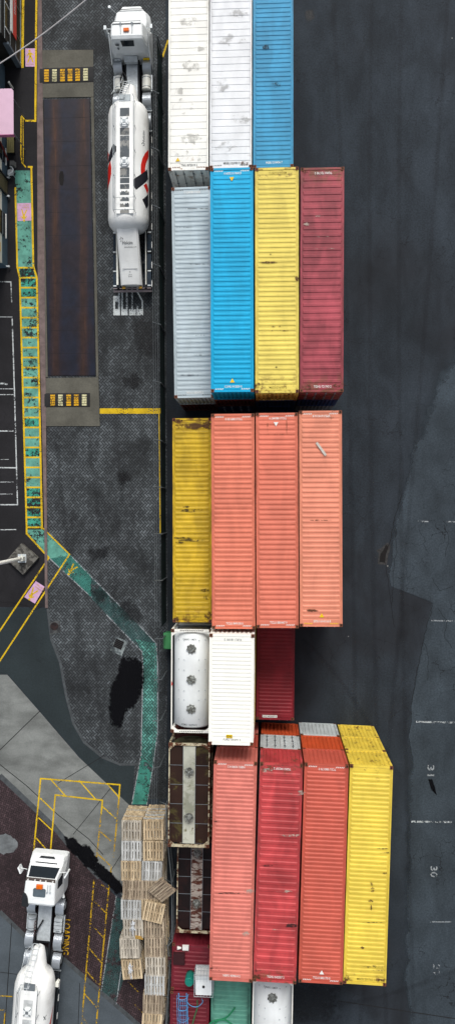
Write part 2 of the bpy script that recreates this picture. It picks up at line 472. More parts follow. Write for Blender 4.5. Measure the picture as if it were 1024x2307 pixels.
def px_box(xl_n, xr_n, yn, xl_s, xr_s, ys, z):
    a, b = P(xl_n, yn, z), P(xr_n, yn, z); c, d = P(xl_s, ys, z), P(xr_s, ys, z)
    n, s = (a+b)/2, (c+d)/2; v = n-s
    W = ((b-a).length+(d-c).length)/2
    return (n+s)/2, math.atan2(v.y, v.x)-math.pi/2, v.length, W

def stack(px, heights, paints, labels, group, top=None, others=None, **kw):
    """heights/paints/labels run from the ground up"""
    z = .03; ztop = z+sum(heights)
    c, rz, L, W = px_box(*px, ztop)
    W -= .03
    out = []
    for k, (h, p, lb) in enumerate(zip(heights, paints, labels)):
        last = k == len(heights)-1
        args = dict(kw); 
        if last and top: args.update(top)
        if others and k in others: args.update(others[k])
        j = (0,0) if last else (rnd.uniform(-.03,.03), rnd.uniform(-.04,.04))
        args.setdefault('pitch', .27)
        out.append(container((c.x+j[0], c.y+j[1], z), rz, L, W, h, p, lb, group, **args)); z += h
    return out

G1 = 'containers stacked in the yard'
stack((380,471,-90, 378,470,383), [2.59,2.9], ['grey','white1'],
      ['container under the dusty white one at the top left of the container block', 'dusty white container with faint yellow triangle, leftmost of the two white ones at the top'], G1,
      top=dict(style='seam', pitch=.4, tS='TRIU 872019 2', tcol='gtext', hazS='casting', triS=('lime',-.62), doorpaint='white1'))
stack((473,567,-90, 471,568,378.5), [2.59,2.9], ['grey','white2'],
      ['container under the off-white one between dusty white and mid-blue containers', 'off-white container with rust at one end, between dusty white and mid-blue ones'], G1,
      top=dict(style='seam', pitch=.4, tS='MNBU 053980 0', tcol='gtext', hazS='gtext'))
stack((569.5,660,-90, 569,661,377), [2.59,2.9], ['navy','blue'],
      ['container under the mid-blue one at the top of the block', 'mid-blue ribbed container at the top, right of the two white ones'], G1,
      top=dict(tS='HLBU 210436 7', tcol='wtext', pitch=.265))
stack((385,476,421, 393,482,896), [2.9,2.9], ['brown','greyblue'],
      ['brown container beneath the pale grey-blue one', 'pale grey-blue container with dark streaks, left of the cyan one'], G1,
      top=dict(pitch=.27, tN='MSKU 083475 2', tS='MSKU 083475 2', tcol='wtext', hazN='gtext', hazS='gtext'), door='N')
stack((472.5,570.5,377.5, 474.5,571.5,883), [2.59,2.7,2.9], ['navy','brown','cyan'],
      ['lowest container beneath the bright cyan one', 'dark brown middle container beneath the bright cyan one', 'bright cyan container with a yellow triangle at each end'], G1,
      top=dict(tN='CONU 012009 0', tS='CONU 012009 0', hazN='wtext', hazS='wtext', triN=('lime',0), triS=('lime',0), pitch=.265), door='N', others={0: dict(door='S')})
stack((573.5,672.5,377, 574,673,885), [2.59,2.7,2.9], ['navy','navy','yellow1'],
      ['lowest container beneath the pale yellow one', 'dark middle container beneath the pale yellow one', 'pale yellow container with rusty corners between the cyan and wine-red ones'], G1,
      top=dict(tN='MSCU 716787 2', tS='MSCU 716787 2', tcol='otext', pitch=.265), door='N')
stack((675.5,775.5,377, 674.5,772.5,883), [2.59,2.7,2.9], ['grey','navy','darkred'],
      ['grey lowest container beneath the wine-red one', 'navy middle container beneath the wine-red one', 'weathered wine-red container with patchy rust beside the pale yellow one'], G1,
      top=dict(style='wide', tN='TGHU 721743 2', tS='TGHU 721743 2', pitch=.38, door='S'), door='N')
stack((388,476,942, 389,477,1402), [2.59,2.59], ['brown','ochre'],
      ['container beneath the mustard one, beside the green fence', 'mustard yellow container with black rust patches beside the green fence'], G1,
      top=dict(pitch=.28, tN='MSCU 120455 3', tS='MSCU 120455 3', tcol='otext'))
stack((475,573,932, 476.5,575.5,1417), [2.59]*3, ['brown','orange','pink1'],
      ['lowest container beneath the leftmost of three salmon ones', 'middle container beneath the leftmost of three salmon ones', 'salmon container touching the mustard one, leftmost of the salmon trio'], G1,
      top=dict(tN='TCLU 849130 0', tS='TCLU 849130 0', hazN='wtext', hazS='wtext', pitch=.275))
stack((575,671,930, 577,672.5,1415), [2.59]*3, ['brown','orange','pink2'],
      ['lowest container beneath the middle one of three salmon ones', 'second container beneath the middle one of three salmon ones', 'salmon container with white triangle, middle of the salmon trio'], G1,
      top=dict(tN='TCLU 880447 9', tS='TCLU 880447 9', hazN='wtext', hazS='wtext', triN=('wtext',-.05), pitch=.275))
stack((672.5,769.5,925, 674,771.5,1412), [2.59]*3, ['brown','orange','pink3'],
      ['lowest container beneath the rightmost of three salmon ones', 'second container beneath the rightmost of three salmon ones', 'pale salmon container with a loose plank on it, rightmost of the salmon trio'], G1,
      top=dict(tN='SPSU 614116 8', tS='SPSU 614116 8', hazN='wtext', hazS='lime', triS=('lime',.03), pitch=.275))
stack((471.5,572.5,1429, 468.5,571,1679), [2.59,2.9,2.9], ['grey','ochre','white3'],
      ['lowest container beneath the short clean white one', 'middle container beneath the short clean white one', 'short clean white container with a small yellow plate, beside the white tank'], G1,
      top=dict(tN='FURU 181091 5', tS='FURU 181091 5', tcol='gtext', pitch=.215))
stack((578,665,1403, 576.5,661.5,1622), [2.59], ['maroon'],
      ['short deep maroon container on the ground with a white number plate'], G1,
      top=dict(pitch=.225))
stack((481,579,1716, 470,568,2211), [2.59]*3, ['pink4','orange','pink4'],
      ['lowest container of the stack under the warm salmon one', 'orange middle container under the warm salmon one', 'warm salmon container beside the rusty tank frames, leftmost of the long bottom four'], G1,
      top=dict(tN='NBFU 439014 2', tS='NBFU 439014 2', hazN='wtext', pitch=.235, door='S'))
stack((585,682,1720.5, 568.5,667,2214), [2.59]*3, ['orange2','lgrey','red'],
      ['orange lowest container under the scuffed crimson one', 'light grey middle container showing its doors under the scuffed crimson one', 'scuffed crimson container with pale scrapes, second of the long bottom four'], G1,
      top=dict(style='wide', tN='TGHU 042357 2', tS='TGHU 042357 2', pitch=.375), others={1: dict(door='N')})
stack((684.5,785,1721.5, 671,771,2216), [2.59]*3, ['lgrey','orange2','orange'],
      ['off-white lowest container under the brick-orange one', 'orange middle container under the brick-orange one', 'clean brick-orange container with white triangle, beside the strong yellow one'], G1,
      top=dict(tN='TCLU 880170 0', tS='TCLU 880170 0', hazN='wtext', hazS='wtext', triS=('wtext',.05), pitch=.235))
stack((786.5,885.5,1725, 772,868.5,2219), [2.59]*3, ['yellow2']*3,
      ['lowest yellow container at the outer corner of the bottom four', 'middle yellow container at the outer corner of the bottom four', 'strong yellow container with rust spots, topmost at the right edge of the bottom four'], G1,
      top=dict(tS='MSCU 201765 1', tcol='otext', pitch=.25))
# low ones at the bottom edge
stack((388,474,2128, 384,472,2232), [2.59], ['redroof'],
      ['small plum-red container with roof fittings beside the green drum'], G1, top=dict(pitch=.25))
stack((384,471,2235, 380,469,2455), [2.49], ['redroof'],
      ['plum-red container carrying the blue cage ladder at the bottom edge'], G1, top=dict(pitch=.25))
stack((476,565,2205, 472,562,2425), [2.59], ['teal'],
      ['teal green container with green hose on it, at the bottom edge'], G1, top=dict(pitch=.3))

# ------------------------------------------------------------------ tank containers
def tank_lid(root, x, y, z, mat, r=.3, wheel=False):
    m = MB()
    if wheel:
        n = 22
        for a in range(n):
            a0, a1 = 2*math.pi*a/n, 2*math.pi*(a+1)/n
            m.tube([(x+r*math.cos(a0), y+r*math.sin(a0), z+.16), (x+r*math.cos(a1), y+r*math.sin(a1), z+.16)], .02, 5)
        for a in (.5, 2.6, 4.7): m.obox((x+.5*r*math.cos(a), y+.5*r*math.sin(a), z+.14), r, .08, .05, a)
        m.disc(x, y, z, z+.1, r*.8, 18); m.disc(x, y, z+.1, z+.2, .08, 10)
    else:
        m.disc(x, y, z-.05, z+.08, r*.86, 20); m.disc(x, y, z+.08, z+.12, r*.7, 20, r*.55); m.disc(x, y, z+.12, z+.18, .06, 8)
        for k in range(8):
            a = k*math.pi/4+.2; m.obox((x+r*.86*math.cos(a), y+r*.86*math.sin(a), z+.05), .08, .06, .12, a)
        m.obox((x, y+.05, z+.14), r*1.3, .05, .03, .3)
    return m.build('manhole_lid', mat, root)

def tank_container(px, ztop, label, kind):
    c, rz, L, W = px_box(*px, ztop)
    H = 2.55; W -= .03
    root = empty('tank_container', (c.x, c.y, ztop-H), rz, label=label, cat='tank container', group='tank containers in the yard')
    w, l = W/2, L/2
    fm = {'white': CP['white3'], 'rusty': RUSTF, 'dark': RUSTF}[kind]
    m = MB()
    for sx in (-1,1):
        for sy in (-1,1):
            a, b = sorted((sx*w, sx*(w-.12))); cc, d = sorted((sy*l, sy*(l-.12))); m.box(a,b,cc,d,.1,H-.12)
            m.tube([(sx*(w-.06), sy*(l-.06), .3), (sx*.3, sy*(l-.06), .12)], .04, 6)
        a, b = sorted((sx*w, sx*(w-.07))); m.box(a, b, -l+.19, l-.19, H-.1, H-.03); m.box(a, b, -l+.19, l-.19, .02, .12)
    for sy in (-1,1):
        cc, d = sorted((sy*l, sy*(l-.14))); m.box(-w+.185, w-.185, cc, d, H-.12, H-.01); m.box(-w+.185, w-.185, cc, d, .02, .14)
        for sx in (-1,1):
            m.prism([(sx*(w-.08), sy*(l-.02)), (sx*(w-.5), sy*(l-.05)), (sx*(w-.08), sy*(l-.4))], H-.09, H-.04)
    m.build('frame', fm, root)
    cm = casting_mesh()
    for sx in (-1,1):
        for sy in (-1,1):
            for z in (.06, H-.055):
                o = link('corner_casting', cm, root); o.location = (sx*(w-.087), sy*(l-.082), z)
    # shell
    rr = (w-.05) if kind == 'white' else w-.12; zc = H-.12-rr; prof = [(-l+.15, .05), (-l+.16, rr*.6), (-l+.2, rr*.85), (-l+.32, rr)]
    prof += [(y+.001, rr) for y in (-l*.33, 0, l*.33)]
    prof += [(-a, b) for a, b in reversed(prof[:4])]
    m = MB(); n = 40
    m.rings([[(r_*math.cos(2*math.pi*q/n), y, zc+r_*math.sin(2*math.pi*q/n)) for q in range(n)] for y, r_ in prof])
    shell = {'white': TANKW, 'rusty': TANKR, 'dark': TANKD}[kind]
    m.build('tank_shell', shell, root, smooth=True)
    zt = zc+rr
    if kind == 'white':
        for fy in (.62, 0.02, -.55): tank_lid(root, -.02, fy*l, zt-.01, LIDM, .29)
        for ey in (l-.07, -l+.07):
            m = MB(); haz(m, -w+.5, 0, W-1.0, 13, .07, .05)
            m.v = [(v[0], v[1]+ey, H-.005) for v in m.v]; m.build('hazard_stripes', M['btext'], root)
        m = MB(); k = rr+.006
        def wrap(p):
            a = p[0]/k; return (k*math.sin(a), p[1], zc+k*math.cos(a))
        text_into(m, 'KEMU 136994 0', (-.15, -l+.42, 0), .95, .12, 0, fn=wrap)
        text_into(m, 'KEMU 136994 0', (-.15, l-.62, 0), .8, .12, math.pi, fn=wrap); m.build('lettering', M['gtext'], root)
        m = MB()
        for fy in (.78,.4,.2,-.2,-.38,-.75):
            for sx in (-.8,-.45,.42,.78): m.disc(sx, fy*l, zc+math.sqrt(rr*rr-sx*sx)-.03, zc+math.sqrt(rr*rr-sx*sx)+.05, .03, 8)
        m.build('lifting_lugs', M['alu'], root)
        for sx in (-1,1):
            m = MB(); vs = []
            for a, b in ((sx*(w-.02), 0), (sx*(w-.02), -.35), (sx*(w-.10), -.18)): vs.append((a, b, H-.028))
            m.sheet(vs); m.build('red_marker', M['red_deco'], root)
    else:
        # flat walkway down the middle with dark side panels
        m = MB(); m.box(-.36, .36, -l+.2, l-.2, zt+.01, zt+.05); m.build('walkway', WALK if kind == 'rusty' else WALKD, root)
        n = 5; seg = (2*l-.4)/n
        for k in range(n):
            y0 = -l+.2+k*seg
            for sx in (-1,1):
                m = MB(); a, b = sorted((sx*.37, sx*(w-.09))); m.box(a, b, y0+.015, y0+seg-.015, zt-.10, zt-.05)
                m.build('cladding_panel', PANEL if kind == 'rusty' else PANELD, root)
        m = MB()
        for k in range(1, n):
            y0 = -l+.2+k*seg; m.box(-w+.08, -.37, y0-.013, y0+.013, zt-.09, zt-.035); m.box(.37, w-.08, y0-.013, y0+.013, zt-.09, zt-.035)
        for sx in (-1, 1): m.box(sx*.365-.012, sx*.365+.012, -l+.2, l-.2, zt, zt+.06)
        m.build('cross_rail', M['steel'], root)
        for fy in ((.46, -.42) if kind == 'rusty' else (.72, -.35)): tank_lid(root, .02, fy*l, zt+.05, LIDM, .27, True)
    return root

def two_tone(name, a, b, th, sc, rough=.6, vec=None, c=None):
    t = NT(name, rough)
    o = t.co(True, vec)
    n = t.noise(o, sc, 8, .7, .4)
    cc = t.mix(t.step(n, th-.04, th+.04), a, b)
    if c: cc = t.mix(t.step(t.noise(o, sc*2.3, 6, .7), .6, .66), cc, c)
    t.color(t.val(cc, t.step(t.noise(o, sc*.6, 4, .6), .3, .7, .8, 1.2))); t.bump(n, .01, .4)
    return t.m
RUSTF = two_tone('rusty_white_frame', S(205,195,165), S(95,55,35), .50, 2.6, c=S(60,35,25))
TANKW = paint('white_tank_shell_paint', S(236,240,240,.8), .12, .02, .08, streaks=.08, dirtc=(.3,.3,.28,1))
TANKR = two_tone('olive_tank_shell', S(95,95,70), S(60,55,40), .5, 1.5)
TANKD = two_tone('brown_tank_shell', S(50,30,26), S(28,18,16), .5, 1.5)
WALK = two_tone('pale_walkway', S(190,192,178), S(165,168,150), .55, 1.2, c=S(120,115,90))
WALKD = two_tone('rust_streaked_walkway', S(175,165,155), S(85,45,32), .50, 1.4, vec=(1,2.5,1), c=S(70,32,22))
PANEL = two_tone('olive_brown_cladding', S(52,34,26), S(80,72,40), .56, .8, .45)
PANELD = two_tone('dark_cladding', S(40,22,20), S(26,16,15), .5, 1.0, .5)
LIDM = two_tone('weathered_lid', S(150,154,150), S(98,98,92), .5, 6, .5)
tank_container((385,478,1418, 384,477,1651), 5.6, 'white tank container with three round lids on its shell, beside the short clean white container', 'white')
tank_container((379.5,473,1675, 377.5,471,1909), 5.3, 'rusty tank container with olive side panels and two hatch wheels', 'rusty')
tank_container((399,489,1893, 396,486,2103), 2.72, 'dark rust-streaked tank container on the ground below the olive-panelled one', 'dark')
tank_container((569,660.5,2205, 564,656,2445), 5.3, 'white tank container at the bottom edge beneath the crimson container end', 'white')
# what carries the raised tanks
c, rz, L, W = px_box(385,478,1418, 384,477,1651, 5.6)
container((c.x, c.y, .03), rz, L, W-.03, 2.59, 'grey', 'grey container hidden under the white tank with three lids', G1)
c, rz, L, W = px_box(379.5,473,1675, 377.5,471,1909, 5.3)
container((c.x, c.y, .03), rz, L, W-.03, 2.59, 'brown', 'brown container hidden under the olive-panelled rusty tank', G1)
c, rz, L, W = px_box(569,660.5,2205, 564,656,2445, 5.3)
container((c.x, c.y, .03), rz, L, W-.03, 2.59, 'grey', 'grey container hidden under the white tank at the bottom edge', G1)

# marks on particular roofs (scrapes, plates) parented to their containers
def find(lbl):
    for o in col.objects:
        if o.parent is None and o.get('label', '').startswith(lbl): return o
def blob(cx, cy, rxx, ryy, n=26, jag=.35, seed=1):
    q = random.Random(seed); out = []
    for k in range(n):
        a = 2*math.pi*k/n; r = 1+q.uniform(-jag, jag)*.8
        out.append((cx+rxx*r*math.cos(a), cy+ryy*r*math.sin(a)))
    return out
bpy.context.view_layer.update()
def patch(lbl, H, items, mat, name, lift=.004):
    o = find(lbl); inv = o.matrix_world.inverted(); z = o.location.z+H
    for k, (px, py, rx_, ry_) in enumerate(items):
        m = MB(); pts = blob(px, py, rx_, ry_, seed=k*7+int(px))
        m.sheet([tuple((inv @ P(a, b, z))[:2])+(H+lift+k*.0004,) for a, b in pts])
        m.build(name, M[mat], o)
patch('scuffed crimson', 2.59, [(667,1787,18,6),(640,2008,14,3),(625,2094,14,2),(600,1735,13,4),(655,1882,20,3)], 'scuff', 'scrape')
patch('scuffed crimson', 2.59, [(596,1732,12,3),(583,2187,10,3),(598,1950,18,1.5),(655,2085,14,4)], 'darkstain', 'dent')
patch('scuffed crimson', 2.59, [(580,2200,11,7)], 'rustpatch', 'rust_patch')
patch('warm salmon', 2.59, [(516,2012,30,1.6),(486,1850,6,2),(480,2181,9,2),(484,2186,10,1.3)], 'darkstain', 'dent')
patch('warm salmon', 2.59, [(560,2008,12,4),(553,2104,8,5)], 'scuff', 'scrape')
patch('strong yellow', 2.59, [(862,1912,14,1.5),(866,1921,12,1.5),(840,2178,24,3),(848,2186,18,2),(838,2078,26,1.2)], 'darkstain', 'scrape')
patch('strong yellow', 2.59, [(836,1990,3,5),(838,2005,4,6),(834,2030,5,3),(835,2045,2,7),(815,2135,4,3),(866,1967,5,2),(780,2205,6,5),(858,2208,12,3)], 'rustpatch', 'rust_patch')
patch('pale yellow', 2.9, [(606,591,20,2.2),(620,735,16,2.5),(625,745,22,1.4),(668,628,4,5),(580,868,9,5)], 'rustpatch', 'rust_patch')
patch('pale yellow', 2.9, [(609,573,2,2),(622,827,2.4,2.4)], 'darkstain', 'hole')
patch('mustard', 2.59, [(432,1150,26,3.5),(425,1142,14,2),(430,1217,30,3),(410,1212,18,2),(405,1222,10,2),(462,1330,10,4),(465,1345,7,5)], 'darkstain', 'rust_patch')
patch('pale grey-blue', 2.9, [(450,595,28,1),(440,470,30,.9),(415,512,20,.8),(445,755,26,1.2),(455,800,20,1),(430,845,24,1)], 'darkstain', 'scrape')
patch('mid-blue', 2.9, [(621,191,10,6),(598,107,8,5)], 'darkstain', 'stain')
patch('weathered wine-red', 2.9, [(762,868,14,5),(690,872,12,6),(692,388,10,5)], 'rustpatch', 'rust_patch')
patch('pale salmon', 2.59, [(695,1374,16,1.6),(720,1172,22,1.2),(703,1376,14,2.4)], 'rustpatch', 'scrape')
patch('off-white container with', 2.9, [(552,368,10,5)], 'rustpatch', 'rust_patch')

M['smudge'] = worn('grey_smudge', (.22,.21,.19,1), .55, scale=2.2, base=.35)
patch('dusty white', 2.9, [(425,48,26,9),(432,148,18,12),(412,240,22,16),(430,315,24,14),(410,345,20,10),(445,110,15,5),(455,360,10,8),(400,205,14,9)], 'smudge', 'smudge')
patch('off-white container with', 2.9, [(520,90,26,12),(500,190,18,14),(540,270,24,10),(505,330,26,10),(535,30,20,8)], 'smudge', 'smudge')
patch('mustard', 2.59, [(430,960,34,6),(398,1395,8,6),(468,1385,9,9),(400,948,10,5),(468,958,12,8)], 'rustpatch', 'rust_patch')
patch('salmon container with white triangle', 2.59, [(622,978,26,.8),(602,960,.9,16),(645,960,.9,16)], 'rustpatch', 'rust_patch')
patch('weathered wine-red', 2.9, [(724,533,14,2),(718,487,10,2),(690,505,8,3),(730,560,20,1.2)], 'scuff', 'scrape')
o = find('short clean white'); inv = o.matrix_world.inverted()
p = inv @ P(516, 1659, o.location.z+2.9)
m = MB(); m.box(p.x-.17, p.x+.17, p.y-.09, p.y+.09, 2.9-.03, 2.905); pl = m.build('yellow_plate', M['lime'], o)
m = MB(); text_into(m, 'KEAB', (p.x, p.y, 2.909), .27, .11, 0); m.build('lettering', M['btext'], pl)
o = find('short deep maroon'); inv = o.matrix_world.inverted()
p = inv @ P(607, 1614, o.location.z+2.59)
m = MB(); m.box(p.x-.46, p.x+.46, p.y-.075, p.y+.075, 2.54, 2.585); pl = m.build('number_plate', M['wtext'], o)
m = MB(); text_into(m, 'ECS 402507 4', (p.x, p.y, 2.589), .8, .1, 0); m.build('lettering', M['btext'], pl)
p, q = P(712, 997, 7.82), P(733, 1026, 7.82)
m = MB(); m.obox(((p.x+q.x)/2, (p.y+q.y)/2, 7.83), .13, (q-p).length, .05, math.atan2(q.y-p.y, q.x-p.x)-math.pi/2)
m.build('wooden_plank', plain('pale_plank', S(205,200,190), .7), None, label='pale loose plank lying on the salmon container roof', cat='plank')

# ------------------------------------------------------------------ ground
def zone(name, pts, mat, z, kind='structure', **kw):
    m = MB(); m.sheet([P(a, b, z) for a, b in pts], z)
    return m.build(name, mat, None, kind=kind, **kw)
yard = ground('yard_asphalt_surface', S(51,59,67,.57), .24, .12, .6, stain=.4, fine=.34, tint=S(44,48,54,.52), specks=True, streak=(.7,.3,1))
m = MB(); m.sheet([(-600,-600),(600,-600),(600,600),(-600,600)], 0); m.build('ground', yard, None, kind='structure')
old = ground('old_asphalt_surface', S(63,73,81,.57), .18, .2, .95, stain=.3, fine=.34, streak=(.6,.3,1))
EDGE_O = [(1040,560),(985,740),(930,900),(890,1080),(868,1180),(866,1260),(874,1318),(972,1356),(952,1430),(922,1590),(905,1650),(885,1800),(885,2000),(880,2200),(920,2700)]
EDGE_I = [(1120,760),(1050,860),(985,1000),(935,1120),(912,1200),(900,1260),(884,1322),(974,1358),(956,1430),(928,1590),(930,1660),(955,1800),(950,2000),(945,2200),(1000,2700)]
OLD_LATE = (EDGE_O, EDGE_I)
paver = herring('grey_herringbone_pavers', S(80,85,88,.56), S(32,34,37,.54), .155, .30, .55, None, 45, bigscale=.3)
zone('paved_lane', [(86,-300),(372,-300),(374,600),(376,1000),(378,1400),(374,1800),(300,1800),(303,1722),(270,1722),(230,1705),(190,1672),(165,1630),(148,1570),(135,1490),(115,1440),(106,1370),(104,1200),(98,850),(92,400),(88,100)], paver, .004)
lot = ground('left_lot_asphalt', S(44,43,46,.52), .3, .3, .5, stain=.35, fine=.2)
zone('car_park', [(-900,-300),(88,-300),(84,270),(86,600),(94,850),(102,1170),(104,1368),(-900,1368)], lot, .004)
gasp = ground('greenish_asphalt', S(50,60,63,.56), .15, .3, .3, stain=.3, fine=.2)
zone('service_road', [(-900,1370),(104,1370),(113,1440),(133,1490),(146,1570),(163,1630),(188,1672),(229,1707),(270,1724),(303,1724),(298,1812),(283,1815),(180,1705),(93,1605),(18,1518),(-900,1518)], gasp, .004)
conc = ground('grey_concrete', S(130,133,130,.66), .18, .5, .0, stain=.30, fine=.12, streak=(.35,.9,1))
zone('concrete_apron', [(-900,1520),(17,1520),(92,1606),(178,1706),(296,1818),(300,2060),(270,2010),(222,1975),(150,1905),(120,1862),(0,1747),(-900,1747)], conc, .006)
redp = herring('red_brown_pavers', S(72,57,60,.56), S(40,31,34,.52), .14, .25, .3, None, 20, joint_w=.12, bigscale=.3)
zone('red_paving', [(-900,1749),(0,1749),(120,1864),(150,1907),(222,1977),(300,2062),(385,2062),(385,2400),(312,2309),(262,2262),(230,2237),(145,2162),(60,2112),(0,2054),(-900,2054)], redp, .005)
conc2 = ground('blue_grey_concrete', S(92,101,108,.6), .22, .3, .0, stain=.35, fine=.12)
zone('lower_concrete', [(-900,2056),(0,2056),(60,2114),(145,2164),(230,2239),(312,2311),(360,2500),(-900,2500)], conc2, .004)
edge = plain('concrete_edging', S(92,97,100,.5), .8, 0, .25)
kerbm = plain('pinkish_kerb_concrete', S(132,115,112,.55), .8, 0, .25, 2)
m = MB(); Lp = [(87,-200),(84,270),(85,600),(92,850),(100,1170),(102,1370)]; Rp = [(92,-200),(97,240),(99,420),(103,850),(106,1170),(108,1370)]
for k in range(len(Lp)-1):
    q = [P(*Lp[k],.07), P(*Rp[k],.07), P(*Rp[k+1],.07), P(*Lp[k+1],.07)]
    m.prism([(a.x,a.y) for a in q], 0, .07)
m.build('kerb', kerbm, None, kind='structure')
seam = plain('dark_joint', (.012,.012,.013,1), .9)
def lines(name, items, mat, z, parent=None, **kw):
    """items: (points, width in metres) as flat painted strips"""
    m = MB()
    for idx, (pts, wd) in enumerate(items):
        zz = z+.0003*(idx % 9)
        ps = [P(a, b, zz) for a, b in pts]
        for k in range(len(ps)-1):
            a, b = ps[k], ps[k+1]; d = (b-a).normalized(); n = Vector((-d.y, d.x, 0))*wd/2; e = d*wd*.5
            z2 = zz + .0001*(k % 2)
            m.sheet([a-n-e*0, b-n+e, b+n+e, a+n-e*0], z2)
    return m.build(name, mat, parent, **kw)
lines('concrete_joints', [([(0,1690),(90,1602)],.05),([(130,1765),(238,1700)],.04),([(165,1880),(262,1760)],.04),([(235,1985),(296,1890)],.04),
      ([(0,1722),(60,1770),(130,1835),(200,1890),(232,1925)],.05),([(27,2080),(12,2307)],.05),([(0,2190),(60,2198)],.04),([(136,2175),(128,2320)],.05),([(180,2215),(176,2320)],.04),
      ([(760,2255),(1024,2295)],.06)], seam, .009, kind='structure')
lines('paver_edging', [([(108,1372),(116,1440),(136,1492),(150,1570),(166,1630),(190,1672),(231,1706),(270,1722),(303,1722),(345,1715)],.16)], edge, .0085, kind='structure')
lines('concrete_kerb_strip', [([(0,2054),(60,2112),(145,2162),(230,2237),(312,2309)],.3),([(0,1747),(120,1861),(160,1908),(220,1973)],.35)], edge, .0085, kind='structure')

# weighbridge
wb = empty('weighbridge', P(157,540,0), 0, label='long rusty steel weighbridge plate set between concrete ramps', cat='weighbridge')
base = Vector(P(157,540,0))
def zone_in(name, pts, mat, z, root, h=None):
    m = MB(); o = Vector(root.location); q = [P(a, b, z)-o for a, b in pts]
    if h: m.prism([(a.x,a.y) for a in q], z-h, z)
    else: m.sheet(q, z)
    return m.build(name, mat, root)
ramp = ground('ramp_concrete', S(110,108,98,.55), .2, .6, 0, stain=.3)
zone_in('concrete_ramp', [(91,113),(210,112),(211,218),(92,220)], ramp, .05, wb, .05)
zone_in('concrete_ramp', [(101,852),(222,850),(225,960),(103,960)], ramp, .05, wb, .05)
zone_in('concrete_edge', [(92,221),(97,221),(108,850),(101,850)], ramp, .055, wb, .05)
zone_in('concrete_edge', [(205,219),(211,219),(222,849),(217,849)], ramp, .055, wb, .05)
t = NT('rusty_steel_plate', .42, .15)
o = t.co(); sx = t.n.new('ShaderNodeSeparateXYZ'); t.link(o, sx.inputs[0])
X = sx.outputs[0]; nz = t.noise(t.co(False, (2.2,.22,1)), 1.0, 7, .65, .3)
tr = t.math('ADD', t.math('ABSOLUTE', t.math('SUBTRACT', t.math('ABSOLUTE', t.math('ADD', X, 0.0)), .95)), t.math('MULTIPLY', t.math('SUBTRACT', nz, .5), 1.1))
wheel = t.step(tr, .0, .55, 1, 0)
cbase = t.mix(t.step(t.noise(o, .35, 6, .6), .38, .62), S(31,37,55,.55), S(40,35,45,.55))
t.color(t.val(t.mix(t.math('MULTIPLY', wheel, .88), cbase, t.mix(t.step(nz, .5, .68), S(62,42,36,.55), S(104,66,34,.55))), t.step(t.noise(o, 1.5, 8, .7), .3, .7, .75, 1.25)))
t.bump(t.noise(o, 8, 5, .7), .008, .4)
PLATE = t.m
zone_in('steel_plate', [(98,224),(203,222),(216,846),(108,846)], PLATE, .045, wb, .04)
m = MB()
for yy in (267,320,375,427,479,531,585,638,692,745,797):
    f = (yy-222)/624; a, b = P(98+10*f, yy, .05)-base, P(203+13*f, yy-1, .05)-base
    m.box(a.x, b.x, a.y-.009, a.y+.009, .0455, .047)
for (xa, xb) in ((98.5,108.5),(202.5,215.5)):
    a, b = P(xa, 224, .05)-base, P(xb, 846, .05)-base
    m.sheet([(a.x-.018,a.y,.0505),(a.x+.018,a.y,.0505),(b.x+.018,b.y,.0505),(b.x-.018,b.y,.0505)])
m.build('plate_seam', seam, wb)
m = MB(); q = [P(a,b,.052)-base for a,b in blob(139,402,5.5,17,20,.12,3)]; m.sheet(q, .0525); m.build('inspection_hole', M['hole'], wb)
bumpm = plain('black_rubber_hump', (.014,.014,.015,1), .7)
def speed_bump(x0, x1, y0, y1, cols, label):
    c = P((x0+x1)/2, (y0+y1)/2, 0); root = empty('speed_bump', c, 0, label=label, cat='speed bump', group='speed bumps at the weighbridge ends')
    a, b = P(x0, y0, .05)-c, P(x1, y1, .05)-c
    m = MB(); n = 8; hw = (a.y-b.y)/2; my = (a.y+b.y)/2
    prof = [(my-hw*math.cos(math.pi*k/n), .052+.045*math.sin(math.pi*k/n)) for k in range(n+1)]
    m.rings([[(x, y, z) for y, z in prof] for x in (a.x, b.x)]); m.build('rubber_hump', bumpm, root)
    for (cx, yel) in cols:
        m = MB(); px0 = P(cx-5.2, y0, .1)-c; px1 = P(cx+5.2, y0, .1)-c
        for k in range(5):
            f0 = -.80+k*.33; f1 = f0+.26
            pts = []
            for f in (f0, f1): pts.append((my+hw*f, .052+.045*math.sqrt(max(0,1-f*f))+.006))
            m.sheet([(px0.x,pts[0][0],pts[0][1]),(px1.x,pts[0][0],pts[0][1]),(px1.x,pts[1][0],pts[1][1]),(px0.x,pts[1][0],pts[1][1])])
        m.build('reflector_strip', M['bumpy'] if yel else M['bumpw'], root)
M['bumpy'] = worn('bump_yellow', S(225,170,30), .3, scale=12); M['bumpw'] = worn('bump_cream', S(215,210,165), .3, scale=12)
speed_bump(90,211,154,185,[(105,1),(123,0),(141,1),(158,1),(175,1),(193,0)], 'black rubber speed bump with six yellow and cream strips, above the weighbridge plate')
speed_bump(101,203,886,917,[(119,1),(136.5,0),(155,1),(172,1),(190,0)], 'short black rubber speed bump with five strips, below the weighbridge plate')

